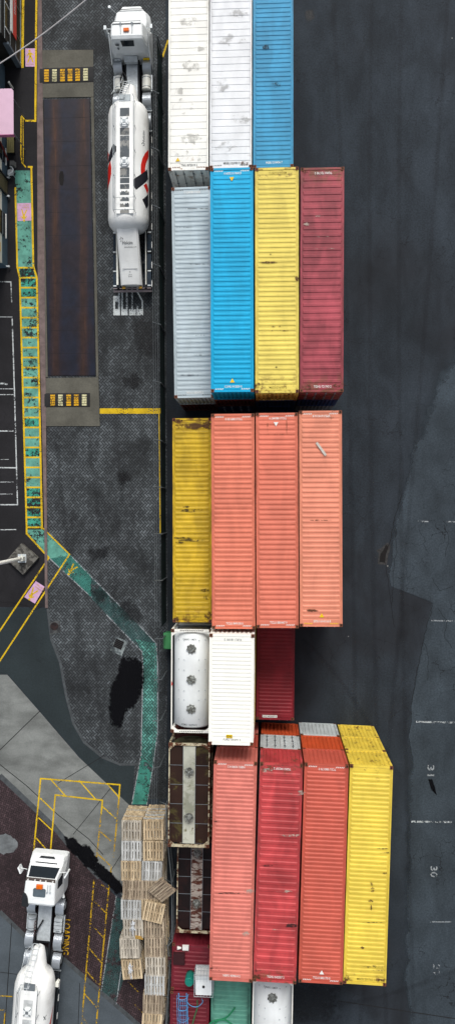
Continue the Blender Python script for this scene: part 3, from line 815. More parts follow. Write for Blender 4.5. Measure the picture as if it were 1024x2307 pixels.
# painted markings ------------------------------------------------
MK = 'structure'
GREENP = herring('green_painted_pavers', S(88,146,136,.56), S(28,54,52,.5), .155, .35, .55, None, 45, bigscale=.5)
zone('walkway_green', [(34,384),(68,384),(76,602),(40,602)], M['green_paint'], .008, MK)
zone('walkway_pink', [(39,458),(70,457),(71,497),(40,498)], M['pink_paint'], .0125, MK)
rungs = []
n = 26
gm = MB()
for k in range(n+1):
    y = 603+k*22.5
    f = (y-626)/564 if y > 620 else 0
    xl = 45+15.5*f if k else 40.5; xr = 83.5+11.5*f if k else 76.5
    rungs.append(([(xl+1,y),(xr-1,y)], .11))
    if k < n:
        y2 = y+22.5; f2 = (y2-626)/564; xl2 = 45+15.5*f2; xr2 = 83.5+11.5*f2
        tgt = gm
        ps = [P(xl,y,.008),P(xr,y,.008),P(xr2,y2,.008),P(xl2,y2,.008)]; gm.cur = 1 if (k < 3 or k > 21 or k in (15,18)) else 0
        gm.sheet(ps, .008)
gm.build('walkway_ladder_green', [M['green_paint'], M['green_dark']], None, kind=MK)
lines('walkway_yellow_rungs', rungs, M['yellow_paint'], .0105, kind=MK)
lines('walkway_yellow_borders', [
  ([(53,-60),(51,150)],.17),([(83,-60),(80,272)],.14),([(80,272),(59,272)],.12),([(58,271),(49,261)],.06),([(48,262),(47.5,350),(50,366),(58,376)],.08),([(52.5,265),(53,366)],.05),
  ([(63,376),(72,376)],.12),([(71,377),(75.5,600),(83.5,626),(95,1190)],.13),([(35,422),(39.5,602),(45,626),(60.5,1190),(60.5,1202),(110,1256)],.12),
  ([(97,1190),(157,1249)],.09),([(110,1257),(-30,1466)],.10),([(157,1249),(-30,1535)],.10)], M['yellow_paint'], .013, kind=MK)
zone('walkway_pink_panel', [(57,109),(79,109),(79,150),(58,150)], M['pink_paint'], .008, MK)
zone('caution_pink_panel', [(81,1309),(101,1322),(79,1360),(55,1345)], M['pink_paint'], .0095, MK)
zone('walkway_green_bend', [(62,1193),(96,1193),(157,1250),(160,1252),(112,1258),(64,1205)], M['green_paint'], .0085, MK)
zone('walkway_green_rubbed', [(160,1252),(206,1297),(205,1345),(170,1312),(112,1258)], M['green_worn'], .0100, MK)
zone('walkway_green_middle', [(206,1299),(270,1365),(352,1450),(355,1500),(322,1500),(320,1468),(205,1347)], M['green_faint'], .0088, MK)
zone('walkway_green_lower', [(305,1440),(352,1450),(355,1500),(355,1650),(345,1725),(318,1700),(322,1500),(320,1468)], GREENP, .0108, MK)
zone('walkway_green_foot', [(318,1702),(345,1727),(331,1812),(297,1812)], M['green_deep'], .0104, MK)
zone('walkway_green_end', [(262,2020),(300,2040),(290,2170),(262,2258),(229,2232)], M['green_faint'], .0100, MK)
lines('walkway_white_edges', [([(112,1258),(200,1340),(206,1346)],.07),([(240,1385),(320,1468),(322,1500),(318,1700),(297,1812)],.07),([(160,1252),(270,1365)],.07),([(312,1407),(352,1450),(355,1500),(355,1650),(345,1725),(331,1812)],.07),
   ([(262,2018),(229,2230)],.07),([(282,2120),(262,2262)],.07)], M['white_faint'], .0118, kind=MK)
lines('yellow_stop_line', [([(225,926),(357,926)],.36),([(358,926),(361,1200)],.07),([(366,128),(378,92)],.12)], M['yellow_paint'], .009, kind=MK)
lines('parking_lines', [([(-40,635),(25,635),(27,680)],.07),([(28,718),(33,880),(40,1137),(-40,1137)],.08),([(-40,714),(28,714)],.04),([(-40,864),(10,864),(16,866)],.1),([(-40,876),(30,876)],.04),([(-40,889),(32,889)],.05),
   ([(-40,971),(36,971)],.08),([(-40,1053),(38,1054)],.08),([(-40,1086),(30,1086)],.04),([(-40,1113),(28,1113)],.04),([(-40,1194),(36,1193)],.06),([(-40,1036),(20,1035)],.03)], M['white_paint'], .009, kind=MK)
lines('loading_bay_lines', [
  ([(75,1932),(92,1754),(270,1768),(268,1800)],.10),([(113,1930),(125,1791),(231,1803),(228,1835)],.10),([(113,1754),(148,1793)],.08),([(178,1758),(216,1801)],.08),([(241,1765),(267,1795)],.08),
  ([(91,1798),(122,1828)],.08),([(87,1842),(117,1870)],.08),([(82,1888),(111,1921)],.08),([(231,1817),(260,1843)],.08)], M['yellow_paint'], .0135, kind=MK)
lines('loading_bay_worn_lines', [([(268,1800),(256,1930)],.10),([(228,1835),(218,1930)],.10),([(225,1872),(249,1894)],.08),([(218,1922),(251,1952)],.09),([(250,1950),(250,1966)],.09),
  ([(212,1982),(182,2330)],.10),([(246,1992),(215,2330)],.10),([(228,1994),(245,2004)],.1),([(210,2028),(238,2056)],.08),([(204,2080),(233,2112)],.08),([(200,2135),(228,2168)],.08),([(195,2188),(222,2218)],.08),([(190,2238),(218,2270)],.08),([(186,2290),(200,2312)],.08),
  ([(-30,2242),(27,2245)],.08),([(-30,2273),(12,2276),(8,2330)],.08),([(289,2212),(312,2235)],.07),([(300,2260),(330,2290)],.05)], M['yellow_worn'], .0135, kind=MK)
lines('bay_lines', [([(936,1626),(1060,1629)],.11),([(925,1851),(1014,1852)],.12)], M['bay_white'], .0095, kind=MK)
lines('bay_lines_faint', [([(968,2077),(1014,2077)],.06),([(940,1174),(962,1175)],.08),([(970,1398),(1060,1400)],.08),([(1004,1175),(1030,1176)],.08)], M['white_faint'], .0095, kind=MK)
m = MB()
for s_, x, y in (('31',969,1736),('30',976,1964),('29',982,2185)):
    c = P(x, y, .0098); text_into(m, s_, c, .72, .45, -math.pi/2)
m.build('bay_numbers', M['white_faint'], None, kind=MK)
m = MB(); text_into(m, 'LOADING', P(149,2111,.0142), 2.4, .5, -math.pi/2-.06); m.build('loading_lettering', M['yellow_text'], None, kind=MK)
# STOP, upside down as seen from here, half under the tanker
m = MB()
def zr(u0, v0, u1, v1, z=.0092): m.sheet([P(230+a/7.88, 480+b/7.88, z) for a, b in ((u0,v0),(u1,v0),(u1,v1),(u0,v1))], z)
zr(200,1470,232,1815); zr(285,1250,318,1815); zr(232,1470,285,1575,.0093); zr(232,1705,285,1815,.0093)
zr(340,1250,370,1815); zr(425,1250,455,1815); zr(370,1705,425,1815,.0093); zr(370,1250,425,1330,.0093)
zr(520,1250,548,1706); zr(480,1706,600,1815)
zr(615,1650,640,1706); zr(615,1706,730,1815); zr(700,1560,728,1706)
m.sheet([P(230+a/7.88, 480+b/7.88, .0092) for a, b in ((700,1560),(728,1560),(640,1400),(612,1400))], .0092); zr(612,1250,640,1400)
m.build('stop_lettering', worn('stop_white', S(215,222,222), .38, scale=12), None, kind=MK)
# walking figures and captions in the pink panels
def ped(c, s, rot, z):
    m = MB(); ca, sa = math.cos(rot), math.sin(rot)
    def q(pts): m.sheet([(c[0]+(x*ca-y*sa)*s, c[1]+(x*sa+y*ca)*s, z) for x, y in pts], z)
    q([(.09*math.cos(k*.7)-.04, .44+.09*math.sin(k*.7)) for k in range(9)])
    q([(-.12,.32),(.1,.34),(.12,.05),(-.06,.0)]); q([(.1,.3),(.28,.16),(.25,.1),(.1,.2)]); q([(-.12,.3),(-.25,.1),(-.2,.06),(-.08,.2)])
    q([(-.06,.02),(.06,.04),(-.12,-.42),(-.22,-.42)]); q([(.0,.04),(.12,.05),(.28,-.4),(.18,-.42)])
    return m
for c, s, rot in ((P(68,128,.01),.9,0), (P(55,484,.014),.85,math.pi-.1), (P(74,1338,.011),.95,2.5), (P(163,1283,.011),.9,2.4)):
    ped(c, s, rot, c.z+.002).build('walking_figure', M['yellow_paint'], None, kind=MK)
m = MB(); text_into(m, 'CAUTION', P(55,462,.016), .62, .12, math.pi); text_into(m, 'FORKLIFTS', P(55,467.5,.016), .62, .12, math.pi)
text_into(m, 'Caution', P(91,1323,.013), .6, .14, -.62+math.pi); text_into(m, 'Pedestrians', P(88,1328,.013), .62, .12, -.62+math.pi)
text_into(m, 'CAUTION', P(68,145,.012), .5, .1, 0)
m.build('panel_lettering', M['yellow_worn'], None, kind=MK)

# wet patches, plus one painted patch of stack shade
def feather_alpha(t, noise_scale, amp, top=1.0, soft=.12):
    at = t.n.new('ShaderNodeAttribute'); at.attribute_name = 'cover'
    v = t.math('ADD', at.outputs['Fac'], t.math('MULTIPLY', t.math('SUBTRACT', t.noise(t.co(), noise_scale, 8, .7), .5), amp))
    t.alpha(t.math('MULTIPLY', t.step(v, .5-soft, .5+soft), top))
def feathered(name, rings_, z, mat, **kw):
    """rings_: list of (polyline, cover) with equal point counts"""
    m = MB(); n = len(rings_[0][0]); vs = []; cov = []
    for pts, c_ in rings_:
        for i, (a, b) in enumerate(pts): vs.append(P(a, b, z)); cov.append(c_)
    fs = [(k*n+i, k*n+i+1, (k+1)*n+i+1, (k+1)*n+i) for k in range(len(rings_)-1) for i in range(n-1)]
    m.add([(v.x, v.y, z) for v in vs], fs)
    o = m.build(name, mat, None, **kw)
    at = o.data.attributes.new('cover', 'FLOAT', 'POINT')
    for i, c_ in enumerate(cov): at.data[i].value = c_
    return o
def soft_blob(name, pts, z, mat, grow=1.35, shrink=.55):
    cx, cy = sum(p[0] for p in pts)/len(pts), sum(p[1] for p in pts)/len(pts); pts = pts+[pts[0]]
    dens = []
    for k in range(len(pts)-1):
        for j in range(4): dens.append((pts[k][0]*(1-j/4)+pts[k+1][0]*j/4, pts[k][1]*(1-j/4)+pts[k+1][1]*j/4))
    dens.append(dens[0])
    f = lambda s_: [(cx+(a-cx)*s_, cy+(b-cy)*s_) for a, b in dens]
    return feathered(name, [(f(grow), 0.), (dens, .5), (f(shrink), 1.), (f(.01), 1.)], z, mat, kind='structure')
ot = old.node_tree; _h = NT.__new__(NT); _h.m = old; _h.t = ot; _h.n = ot.nodes; _h.b = ot.nodes['Principled BSDF']; _h.tc = None
feather_alpha(_h, .7, .7)
feathered('old_asphalt', [(EDGE_O, 0.), (EDGE_I, 1.), ([(1500,b) for a, b in EDGE_I], 1.)], .004, old, kind='structure')
def puddle(pts, z, mat, jag=3.0, seed=2):
    q = random.Random(seed); out = []
    for k in range(len(pts)):
        a, b = pts[k], pts[(k+1) % len(pts)]; n = max(2, int(math.hypot(a[0]-b[0], a[1]-b[1])/6))
        for j in range(n):
            f = j/n; out.append((a[0]+(b[0]-a[0])*f+q.uniform(-jag,jag), a[1]+(b[1]-a[1])*f+q.uniform(-jag,jag)))
    return zone('puddle', out, mat, z, kind='structure')
wet = NT('wet_oil_stain', .4, 0, .05); wet.color((.004,.004,.005,1)); feather_alpha(wet, 3.4, 1.9, .96, .22); WET = wet.m
damp_shade = NT('damp_and_shade_patch', .5); damp_shade.color((.006,.006,.007,1)); feather_alpha(damp_shade, 3.2, 2.6, .5, .5); DAMP_SHADE = damp_shade.m
soft_blob('puddle', [(275,1485),(300,1480),(322,1492),(324,1535),(312,1575),(298,1595),(282,1602),(276,1630),(262,1640),(250,1625),(246,1595),(250,1545),(264,1525),(268,1500)], .0165, WET, 1.18, .75)
soft_blob('puddle', [(145,1885),(165,1888),(188,1908),(178,1930),(165,1925),(152,1908)], .0168, WET, 1.3, .7)
soft_blob('puddle', [(175,1905),(200,1905),(222,1938),(215,1965),(190,1950),(178,1935)], .0169, WET, 1.3, .7)
soft_blob('puddle', [(210,1935),(238,1955),(268,1985),(283,2008),(262,2014),(240,1990),(215,1970)], .0170, WET, 1.3, .7)
soft_blob('stain', [(268,1362),(290,1352),(305,1360),(320,1385),(310,1402),(285,1400),(270,1385)], .0166, DAMP_SHADE)
soft_blob('stain', [(205,1332),(235,1325),(242,1345),(220,1358)], .0166, DAMP_SHADE)
soft_blob('stain', [(278,850),(305,842),(322,860),(300,875),(280,870)], .0166, DAMP_SHADE)
soft_blob('stain', [(200,1240),(245,1232),(242,1255),(210,1264)], .0166, DAMP_SHADE)
soft_blob('stain', [(266,1068),(290,1060),(297,1084),(273,1090)], .0166, DAMP_SHADE)
soft_blob('stain', [(963,1755),(972,1755),(978,1772),(982,1790),(970,1780)], .012, WET, 1.2)
soft_blob('stain', [(684,28),(704,20),(708,42),(692,48)], .01, DAMP_SHADE)
soft_blob('stain', [(640,2215),(760,2222),(750,2300),(660,2305)], .0166, DAMP_SHADE)  # soft shade south of the container stacks, painted on as a dark blob
soft_blob('stain', [(300,720),(350,730),(352,800),(310,790)], .0166, DAMP_SHADE)
zone('pothole_rim', [(872,1222),(879,1230),(873,1252),(870,1273),(850,1271),(852,1246),(846,1240),(858,1234)], plain('broken_asphalt_edge', S(74,74,74,.5), .95, 0, .4, 5), .0066)
zone('pothole', [(868,1228),(874,1232),(868,1250),(866,1268),(853,1266),(856,1248),(862,1240)], M['hole'], .007, kind='structure')
tyre = NT('tyre_marks', .7); tyre.color((.010,.010,.012,1)); feather_alpha(tyre, .8, 1.7, .13, .4); TY = tyre.m
def track(pts, wpx, z):
    L_, R_, C1, C2 = [], [], [], []
    for k, (a, b) in enumerate(pts):
        p0, p1 = pts[max(k-1,0)], pts[min(k+1,len(pts)-1)]; dx, dy = p1[0]-p0[0], p1[1]-p0[1]; d = math.hypot(dx,dy); nx, ny = -dy/d, dx/d
        for lst, f in ((L_,-1),(C1,-.3),(C2,.3),(R_,1)): lst.append((a+nx*wpx*f, b+ny*wpx*f))
    feathered('tyre_track', [(L_,0.),(C1,.8),(C2,.8),(R_,0.)], z, TY, kind='structure')
def arc(p0, p1, p2, n=24): return [((1-t_)**2*p0[0]+2*t_*(1-t_)*p1[0]+t_*t_*p2[0], (1-t_)**2*p0[1]+2*t_*(1-t_)*p1[1]+t_*t_*p2[1]) for t_ in [k/n for k in range(n+1)]]
for k, (a, b, c_) in enumerate((((905,-80),(880,900),(935,2400)),((838,-80),(815,900),(872,2400)),((1010,-50),(940,1100),(800,2400)),((745,-80),(790,700),(800,1700)),((680,1440),(760,1500),(900,1750)),((700,2260),(800,2280),(1040,2180)),((240,-50),(228,250),(232,700)),((130,1000),(150,1300),(230,1720)),((200,980),(225,1250),(310,1600)),((330,720),(270,1000),(250,1500)))):
    track(arc(a, b, c_), 8, .0142+.0002*k)
crk = plain('open_crack', (.006,.006,.007,1), .9)
def crack(pts, seed, wd=.025):
    q = random.Random(seed); out = []
    for k in range(len(pts)-1):
        n_ = max(2, int(math.hypot(pts[k+1][0]-pts[k][0], pts[k+1][1]-pts[k][1])/7))
        for j in range(n_): f = j/n_; out.append((pts[k][0]*(1-f)+pts[k+1][0]*f+q.uniform(-1.8,1.8), pts[k][1]*(1-f)+pts[k+1][1]*f+q.uniform(-1.8,1.8)))
    lines('crack', [(out, wd)], crk, .0105, kind='structure')
crack([(905,1110),(888,1165),(880,1215),(872,1240)], 1, .035); crack([(888,1190),(892,1240),(885,1290),(880,1370)], 2); crack([(868,1268),(876,1340),(888,1420)], 3)
crack([(975,1360),(955,1430),(940,1500),(925,1590)], 4, .03); crack([(985,1370),(1005,1400),(1000,1440),(1024,1465)], 5); crack([(970,1300),(990,1330),(1024,1320)], 6)
crack([(955,1450),(965,1480),(960,1540)], 7); crack([(1000,1180),(1010,1220),(1000,1260)], 8); crack([(0,1355),(40,1360),(80,1372),(103,1366)], 9, .03)
patchm = ground('grey_patch', S(112,116,118), .3, 1.2, 0, stain=.2)
puddle([(0,1880),(14,1877),(35,1890),(42,1905),(30,1920),(10,1925),(-10,1915),(-15,1890)], .0112, patchm, 2, seed=20)

# drain and manhole
def px_poly_in(root, pts, z): o = Vector(root.location); return [tuple((P(a, b, z)-o)[:2]) for a, b in pts]
dr = empty('storm_drain', P(268,1454,0), 0, label='square storm drain grate set in pale paving beside the wet oil stain', cat='drain')
m = MB(); m.prism(px_poly_in(dr, [(262,1434),(288,1446),(274,1478),(248,1465)], .012), 0, .016); m.build('concrete_collar', two_tone('pale_collar', S(150,160,160,.6), S(100,108,112,.6), .5, 4), dr)
m = MB(); m.prism(px_poly_in(dr, [(262,1438),(280,1447),(273,1464),(255,1456)], .02), .012, .019); m.build('drain_pit', M['hole'], dr)
m = MB()
for k in range(6):
    f = k/5; a = P(262-7*f, 1438+18*f, .02)-Vector(dr.location); b = P(280-7*f, 1447+17*f, .02)-Vector(dr.location)
    m.tube([(a.x,a.y,.024),(b.x,b.y,.024)], .014, 5)
m.build('grate', M['darkmetal'], dr)
mh = empty('manhole_cover', P(123,1411,0), 0, label='round rusty manhole cover in a worn square surround', cat='manhole')
m = MB(); m.prism(px_poly_in(mh, [(111,1400),(135,1398),(138,1423),(113,1430)], .012), 0, .0145); m.build('surround', two_tone('worn_surround', S(96,98,98,.55), S(66,68,70,.5), .5, 3), mh)
m = MB(); m.disc(0,0,.012,.022,.27,28); m.build('lid', two_tone('rusty_iron', S(62,46,44,.5), S(44,36,36,.5), .5, 6), mh)

# ------------------------------------------------------------------ lamp post on plinth
plc = P(50,1259,.35)
lp = empty('lamp_post', P(47,1257,0), 0, label='white lamp post rising from a square concrete plinth', cat='lamp post')
m = MB(); q = px_poly_in(lp, [(48,1224),(86,1257),(52,1295),(16,1261)], .35)
m.prism(q, 0, .34); m.build('plinth', two_tone('stained_concrete', S(110,108,102), S(66,64,60), .52, 2.2, .85), lp)
o_ = Vector(lp.location)
m = MB(); b = P(50,1258,.4)-o_
m.box(b.x-.28, b.x+.28, b.y-.28, b.y+.28, .34, .40); m.build('base_plate', M['alu'], lp)
m = MB(); m.tube([(b.x,b.y,.4),(b.x,b.y,1.0),(b.x,b.y,10.5)], [.16,.13,.09], 14)
m.build('pole', plain('white_pole_paint', S(232,230,222,.8), .4), lp, smooth=True)
m = MB(); m.box(b.x-.1, b.x+.24, b.y-.14, b.y+.14, .42, .95); m.tube([(b.x-.2,b.y+.1,.5),(b.x+.25,b.y+.12,1.2)], .04, 6); m.tube([(b.x-.05,b.y-.22,.45),(b.x+.05,b.y+.25,.6)], .05, 6)
m.build('control_box', M['cream'], lp)
m = MB(); m.tube([(b.x,b.y,10.4),(b.x-1.4,b.y,10.7)], .05, 8); m.box(b.x-2.0, b.x-1.3, b.y-.15, b.y+.15, 10.62, 10.76); m.build('lamp_head', M['alu'], lp)
# overhead cable
a, b = P(-45,172,6.5), P(215,-18,6.5)
m = MB(); m.tube([a.lerp(b, k/12)-Vector((0,0,.25*math.sin(math.pi*k/12))) for k in range(13)], .035, 7)
m.build('overhead_cable', plain('pale_cable', S(190,186,186), .5), None, label='pale cable strung diagonally above the footpath at the top left', cat='cable')

# ------------------------------------------------------------------ fences
fn = NT('green_shade_cloth', .8); fn.color(fn.val(S(22,52,50), fn.step(fn.noise(fn.co(), 2, 6, .7), .3, .7, .6, 1.4)))
fn.alpha(.93); CLOTH = fn.m
fw = NT('chain_link_mesh', .5, .5); fw.color(S(150,160,160)); o = fw.co()
fw.alpha(fw.step(fw.noise(o, 16, 3, .6), .42, .6, .15, .75)); LINK = fw.m
def fence(label, pts, H, mat, panel, arms=True, name='fence'):
    ps = [P(a, b, 0) for a, b in pts]; root = empty(name, ps[0], 0, label=label, cat='fence'); o = Vector(ps[0])
    for k in range(len(ps)-1):
        a, b = ps[k]-o, ps[k+1]-o; L = (b-a).length; n = max(1, round(L/3.3)); d = (b-a)/n
        for j in range(n):
            p, q = a+d*j, a+d*(j+1); m = MB(); nr = 8
            bow = rnd.uniform(-.05,.05)
            for i in range(nr):
                z0, z1 = .05+(H-.05)*i/nr, .05+(H-.05)*(i+1)/nr; s0, s1 = bow*math.sin(math.pi*i/nr), bow*math.sin(math.pi*(i+1)/nr)
                m.add([(p.x+s0,p.y,z0),(q.x+s0,q.y,z0),(q.x+s1,q.y,z1),(p.x+s1,p.y,z1)], [(0,1,2,3)])
            m.build(panel, mat, root)
            m = MB(); m.tube([(p.x+.04,p.y,0),(p.x+.04,p.y,H)], .035, 7); po = m.build('post', M['steel'], root)
            if arms:
                m = MB(); m.tube([(p.x+.04,p.y,H),(p.x-.38,p.y+.05,H+.42)], .03, 6); m.build('barbed_wire_arm', M['steel'], po)
    if arms:
        m = MB()
        for f in (.35,.65,.95):
            m.tube([(v-o)+Vector((.04-.42*f,0,H+.42*f)) for v in ps], .008, 4)
        m.build('barbed_wire', M['steel'], root)
    return root
fence('long dark green screened fence between the paved lane and the containers', [(365,130),(369,500),(373,1000),(375,1400)], 2.3, CLOTH, 'shade_panel')
fence('grey chain-link fence beside the lower end of the green walkway', [(375.5,1425),(372,1600),(368,1800)], 2.3, LINK, 'mesh_panel')
# tubular barrier along the pallets
pts = [(374,1812),(378,1900),(387,1990),(388,2120),(378,2132),(382,2180),(378,2250),(372,2330)]
ps = [P(a,b,1.9) for a,b in pts]; o = Vector((ps[0].x, ps[0].y, 0))
rt = empty('pipe_barrier', o, 0, label='bent grey pipe barrier running between the pallets and the containers', cat='barrier')
m = MB(); m.tube([p-o for p in ps], .04, 7); m.tube([Vector((p.x,p.y,1.0))-o for p in ps], .03, 7); m.build('rail', M['steel'], rt)
for k, p in enumerate(ps):
    m = MB(); q = p-o; m.tube([(q.x,q.y,0),(q.x,q.y,1.9)], .04, 7); m.tube([(q.x,q.y,1.85),(q.x-.5,q.y-.12,1.2)], .025, 6); m.build('post', M['steel'], rt)
# green bin
c = P(379,1440,.6); m = MB(); 
rt = empty('green_bin', (c.x,c.y,0), 0, label='small green bin standing between the fence and the white tank', cat='bin')
m.frustum(-.2,.2,-.42,.42,0,1.0,-.03,-.03); m.build('body', plain('green_plastic', S(60,135,85), .5), rt)
m = MB(); m.box(-.25,.25,-.5,.5,1.0,1.06); m.box(-.25,.3,-.56,-.5,1.0,1.04); m.build('lid', plain('green_lid', S(75,150,95), .5), rt)

# ------------------------------------------------------------------ pallets
woods = {}
for nm, a, b in (('grey', S(206,198,182,.85), S(150,142,130,.8)), ('tan', S(218,198,164,.85), S(160,138,108,.8)), ('brown', S(186,170,146,.85), S(128,112,96,.8)), ('silver', S(204,206,204,.85), S(158,158,154,.8))):
    t = NT(nm+'_weathered_wood', .8); o = t.co(True, (9,.8,1)); n = t.noise(o, 1.0, 7, .7)
    oi = t.co(False); sx = t.n.new('ShaderNodeSeparateXYZ'); t.link(oi, sx.inputs[0])
    bi = t.math('FLOOR', t.math('MULTIPLY', sx.outputs[0], 5.55)); wn = t.n.new('ShaderNodeTexWhiteNoise'); wn.noise_dimensions='2D'
    ob = t.n.new('ShaderNodeObjectInfo'); cb = t.n.new('ShaderNodeCombineXYZ'); t.link(bi, cb.inputs[0]); t.link(ob.outputs['Random'], cb.inputs[1]); t.link(cb.outputs[0], wn.inputs['Vector'])
    c1 = t.mix(t.step(n, .35, .65), b, a); c1 = t.val(c1, t.step(wn.outputs['Value'], 0, 1, .72, 1.15))
    c1 = t.mix(t.math('MULTIPLY', t.step(t.noise(t.co(True), 4, 6, .7), .62, .7), .5), c1, (.06,.045,.03,1))
    t.color(c1); t.bump(n, .004, .4); woods[nm] = t.m
PW, PH = 1.27, .165
def deck():
    m = MB(); n = 7; bw = .137; gap = (PW-n*bw)/(n-1)
    for k in range(n): x = -PW/2+k*(bw+gap); m.box(x, x+bw, -PW/2+.01*(k%2), PW/2-.008*((k+1)%2), PH-.025, PH-.001)
    return m
def string():
    m = MB()
    for y in (-PW/2+.01, -.05, PW/2-.11): m.box(-PW/2+.005, PW/2-.005, y, y+.1, .026, PH-.026)
    return m
def bottom():
    m = MB()
    for x in (-PW/2, -PW/2+2*.18883, -PW/2+4*.18883, PW/2-.13): m.box(x, x+.13, -PW/2, PW/2, .002, .025)
    return m
pm_ = {k: (deck().mesh('top_deck', w_), string().mesh('stringers', w_), bottom().mesh('bottom_deck', w_)) for k, w_ in woods.items()}
def pallet(x, y, z, rz, wood, label, tilt=(0,0)):
    r = empty('wooden_pallet', (x,y,z), rz, label=label, cat='pallet', group='wooden pallets stacked by the fence')
    r.rotation_euler = (tilt[0], tilt[1], rz)
    for nme, me in zip(('top_deck','stringers','bottom_deck'), pm_[wood]): link(nme, me, r)
    return r
ordn = ['first','second','third','fourth','fifth','sixth','seventh','eighth','ninth','tenth','eleventh']
look = {'grey':'grey','tan':'tan','brown':'brownish','silver':'silvery'}
ZP = 15*PH
cols = [('left', [(296,1872,'grey',0),(296,1917,'silver',0),(295,1962,'tan',.01),(299,2005,'brown',0),(295,2050,'silver',0),(300,2092,'grey',.04),(292,2137,'grey',.03),(297,2184,'tan',.1)]),
        ('right', [(345,1870,'tan',.02),(345,1917,'tan',.01),(342,1963,'silver',-.03),(342,2006,'brown',0),(341,2048,'tan',.0),(347,2090,'brown',.01),(348,2135,'brown',.01),(350,2178,'grey',.03),(348,2220,'silver',0),(344,2262,'brown',-.02),(342,2306,'tan',-.06)])]
for side, lst in cols:
    for k, (px, py, wd, rot) in enumerate(lst):
        nl = 15 if not (side == 'left' and k == 7) else 14
        zt = nl*PH; c = P(px, py, zt)
        for j in range(nl):
            topm = j == nl-1
            w_ = wd if topm else rnd.choice(['tan','tan','grey','brown','grey'])
            if k == 0 and not topm: w_ = rnd.choice(['tan','tan','tan','grey']) if side == 'left' else rnd.choice(['grey','tan','silver'])
            jx, jy, jr = (0,0,rot) if topm else (rnd.gauss(0,.018), rnd.gauss(0,.012), rot+rnd.gauss(0,.012))
            base_l = f'the {ordn[k]} stack down the {side} pallet column'
            lb = f'{look[wd]} pallet on top of {base_l}' if topm else f'pallet below the top one of {base_l}'
            pallet(c.x+jx, c.y+jy, j*PH, jr, w_, lb)
c = P(363,2007,15*PH+.55); pallet(c.x, c.y, 15*PH+.30, -.78, 'brown', 'loose pallet tilted at an angle, sticking out over the pipe barrier', (.18,.22))
c = P(346,2057,16*PH+.1); pallet(c.x, c.y, 15*PH+.05, -.2, 'tan', 'loose tan pallet lying slightly turned on the right pallet column', (.05,-.03))
c = P(312,2111,15*PH+.05); m = MB(); m.obox((c.x,c.y,15*PH+.03), .42, .1, .05, -.15); m.obox((c.x+.05,c.y-.1,15*PH+.03), .5, .08, .05, -.1)
m.build('timber_offcut', plain('ochre_timber', S(178,140,70), .8), None, label='short ochre timber offcut lying on a grey pallet top', cat='timber')
film = NT('plastic_film', .25); film.color(S(225,230,235)); film.alpha(film.step(film.noise(film.co(), 7, 4, .6), .35, .6, .25, .9)); FILM = film.m
for k, (px, py, w_, h_, lb) in enumerate(((299,2090,6,15,'crumpled clear plastic film on the grey pallet above the timber offcut'), (295,2186,5,17,'crumpled clear plastic film on the lowest pallet of the left column'))):
    zz = (15 if k == 0 else 14)*PH+.012; m = MB(); q = [P(a, b, zz) for a, b in blob(px, py, w_, h_, 18, .6, 40+k)]
    cc = sum(q, Vector())/len(q)
    m.add([(p.x,p.y,zz+rnd.uniform(0,.05)) for p in q]+[(cc.x,cc.y,zz+.08)], [(i,(i+1)%len(q),len(q)) for i in range(len(q))])
    m.build('plastic_film', FILM, None, label=lb, cat='plastic film')

# ------------------------------------------------------------------ tanker trucks
def rrect(y, hwb, hwt, zb, zt, r=.12, n=4):
    """rounded section, wider at the bottom"""
    pts = [(-hwb, y, zb), (hwb, y, zb)]
    zm = zb+(zt-zb)*.45; pts.append((hwb, y, zm))
    rr = min(r, (zt-zm)*.8)
    for k in range(n+1):
        a = math.pi/2*k/n; pts.append((hwt-rr+rr*math.cos(a), y, zt-rr+rr*math.sin(a)))
    for k in range(n+1):
        a = math.pi/2+math.pi/2*k/n; pts.append((-hwt+rr+rr*math.cos(a), y, zt-rr+rr*math.sin(a)))
    pts.append((-hwb, y, zm)); return pts
tyre_me = rim_me = None
def wheel(root, x, y, wdt=.3, r=.5, z=.5):
    def tyre():
        m = MB(); n = 24; prof = [(-.5,.62),(-.5,.9),(-.36,1),(.36,1),(.5,.9),(.5,.62)]
        m.rings([[(a*wdt, r*b*math.cos(2*math.pi*q/n), r*b*math.sin(2*math.pi*q/n)) for q in range(n)] for a, b in prof], False); return m.mesh('tyre', M['dark'], True)
    def rim():
        m = MB(); n = 20; prof = [(-.42,.6),(-.46,.5),(-.2,.2),(.2,.2),(.46,.5),(.42,.6)]
        m.rings([[(a*wdt, r*b*math.cos(2*math.pi*q/n), r*b*math.sin(2*math.pi*q/n)) for q in range(n)] for a, b in prof]); return m.mesh('rim', M['alu'], True)
    w_ = link('wheel', cached(('tyre',wdt,r), tyre), root); w_.location = (x,y,z)
    link('rim', cached(('rim',wdt,r), rim), w_)
t = NT('ribbed_chrome', .3, .75); o = t.co(False); sx = t.n.new('ShaderNodeSeparateXYZ'); t.link(o, sx.inputs[0])
wv = t.math('SINE', t.math('MULTIPLY', sx.outputs[0], 95.0)); t.color(t.val(S(215,222,228,.9), t.step(wv, -.6, .9, .72, 1.05))); t.bump(wv, .01, .8); CHROME = t.m
def mudguard(root, x, y, wdt=.56, r=.62):
    def g():
        m = MB(); n = 14; out, inn = [], []
        rows = []
        for k in range(n+1):
            a = R(22)+R(136)*k/n; ya, za = math.cos(a), math.sin(a)
            rows.append([(-wdt/2, r*ya, r*za),(wdt/2, r*ya, r*za),(wdt/2,(r-.03)*ya,(r-.03)*za),(-wdt/2,(r-.03)*ya,(r-.03)*za)])
        m.rings(rows); return m.mesh('mudguard', CHROME, False)
    o = link('mudguard', cached(('mg',wdt,r), g), root); o.location = (x, y, .5)
    m = MB(); m.box(-wdt/2-.02, wdt/2+.02, -r*.93-.06, -r*.93, .18, .24); m.build('bracket', M['alu'], o)

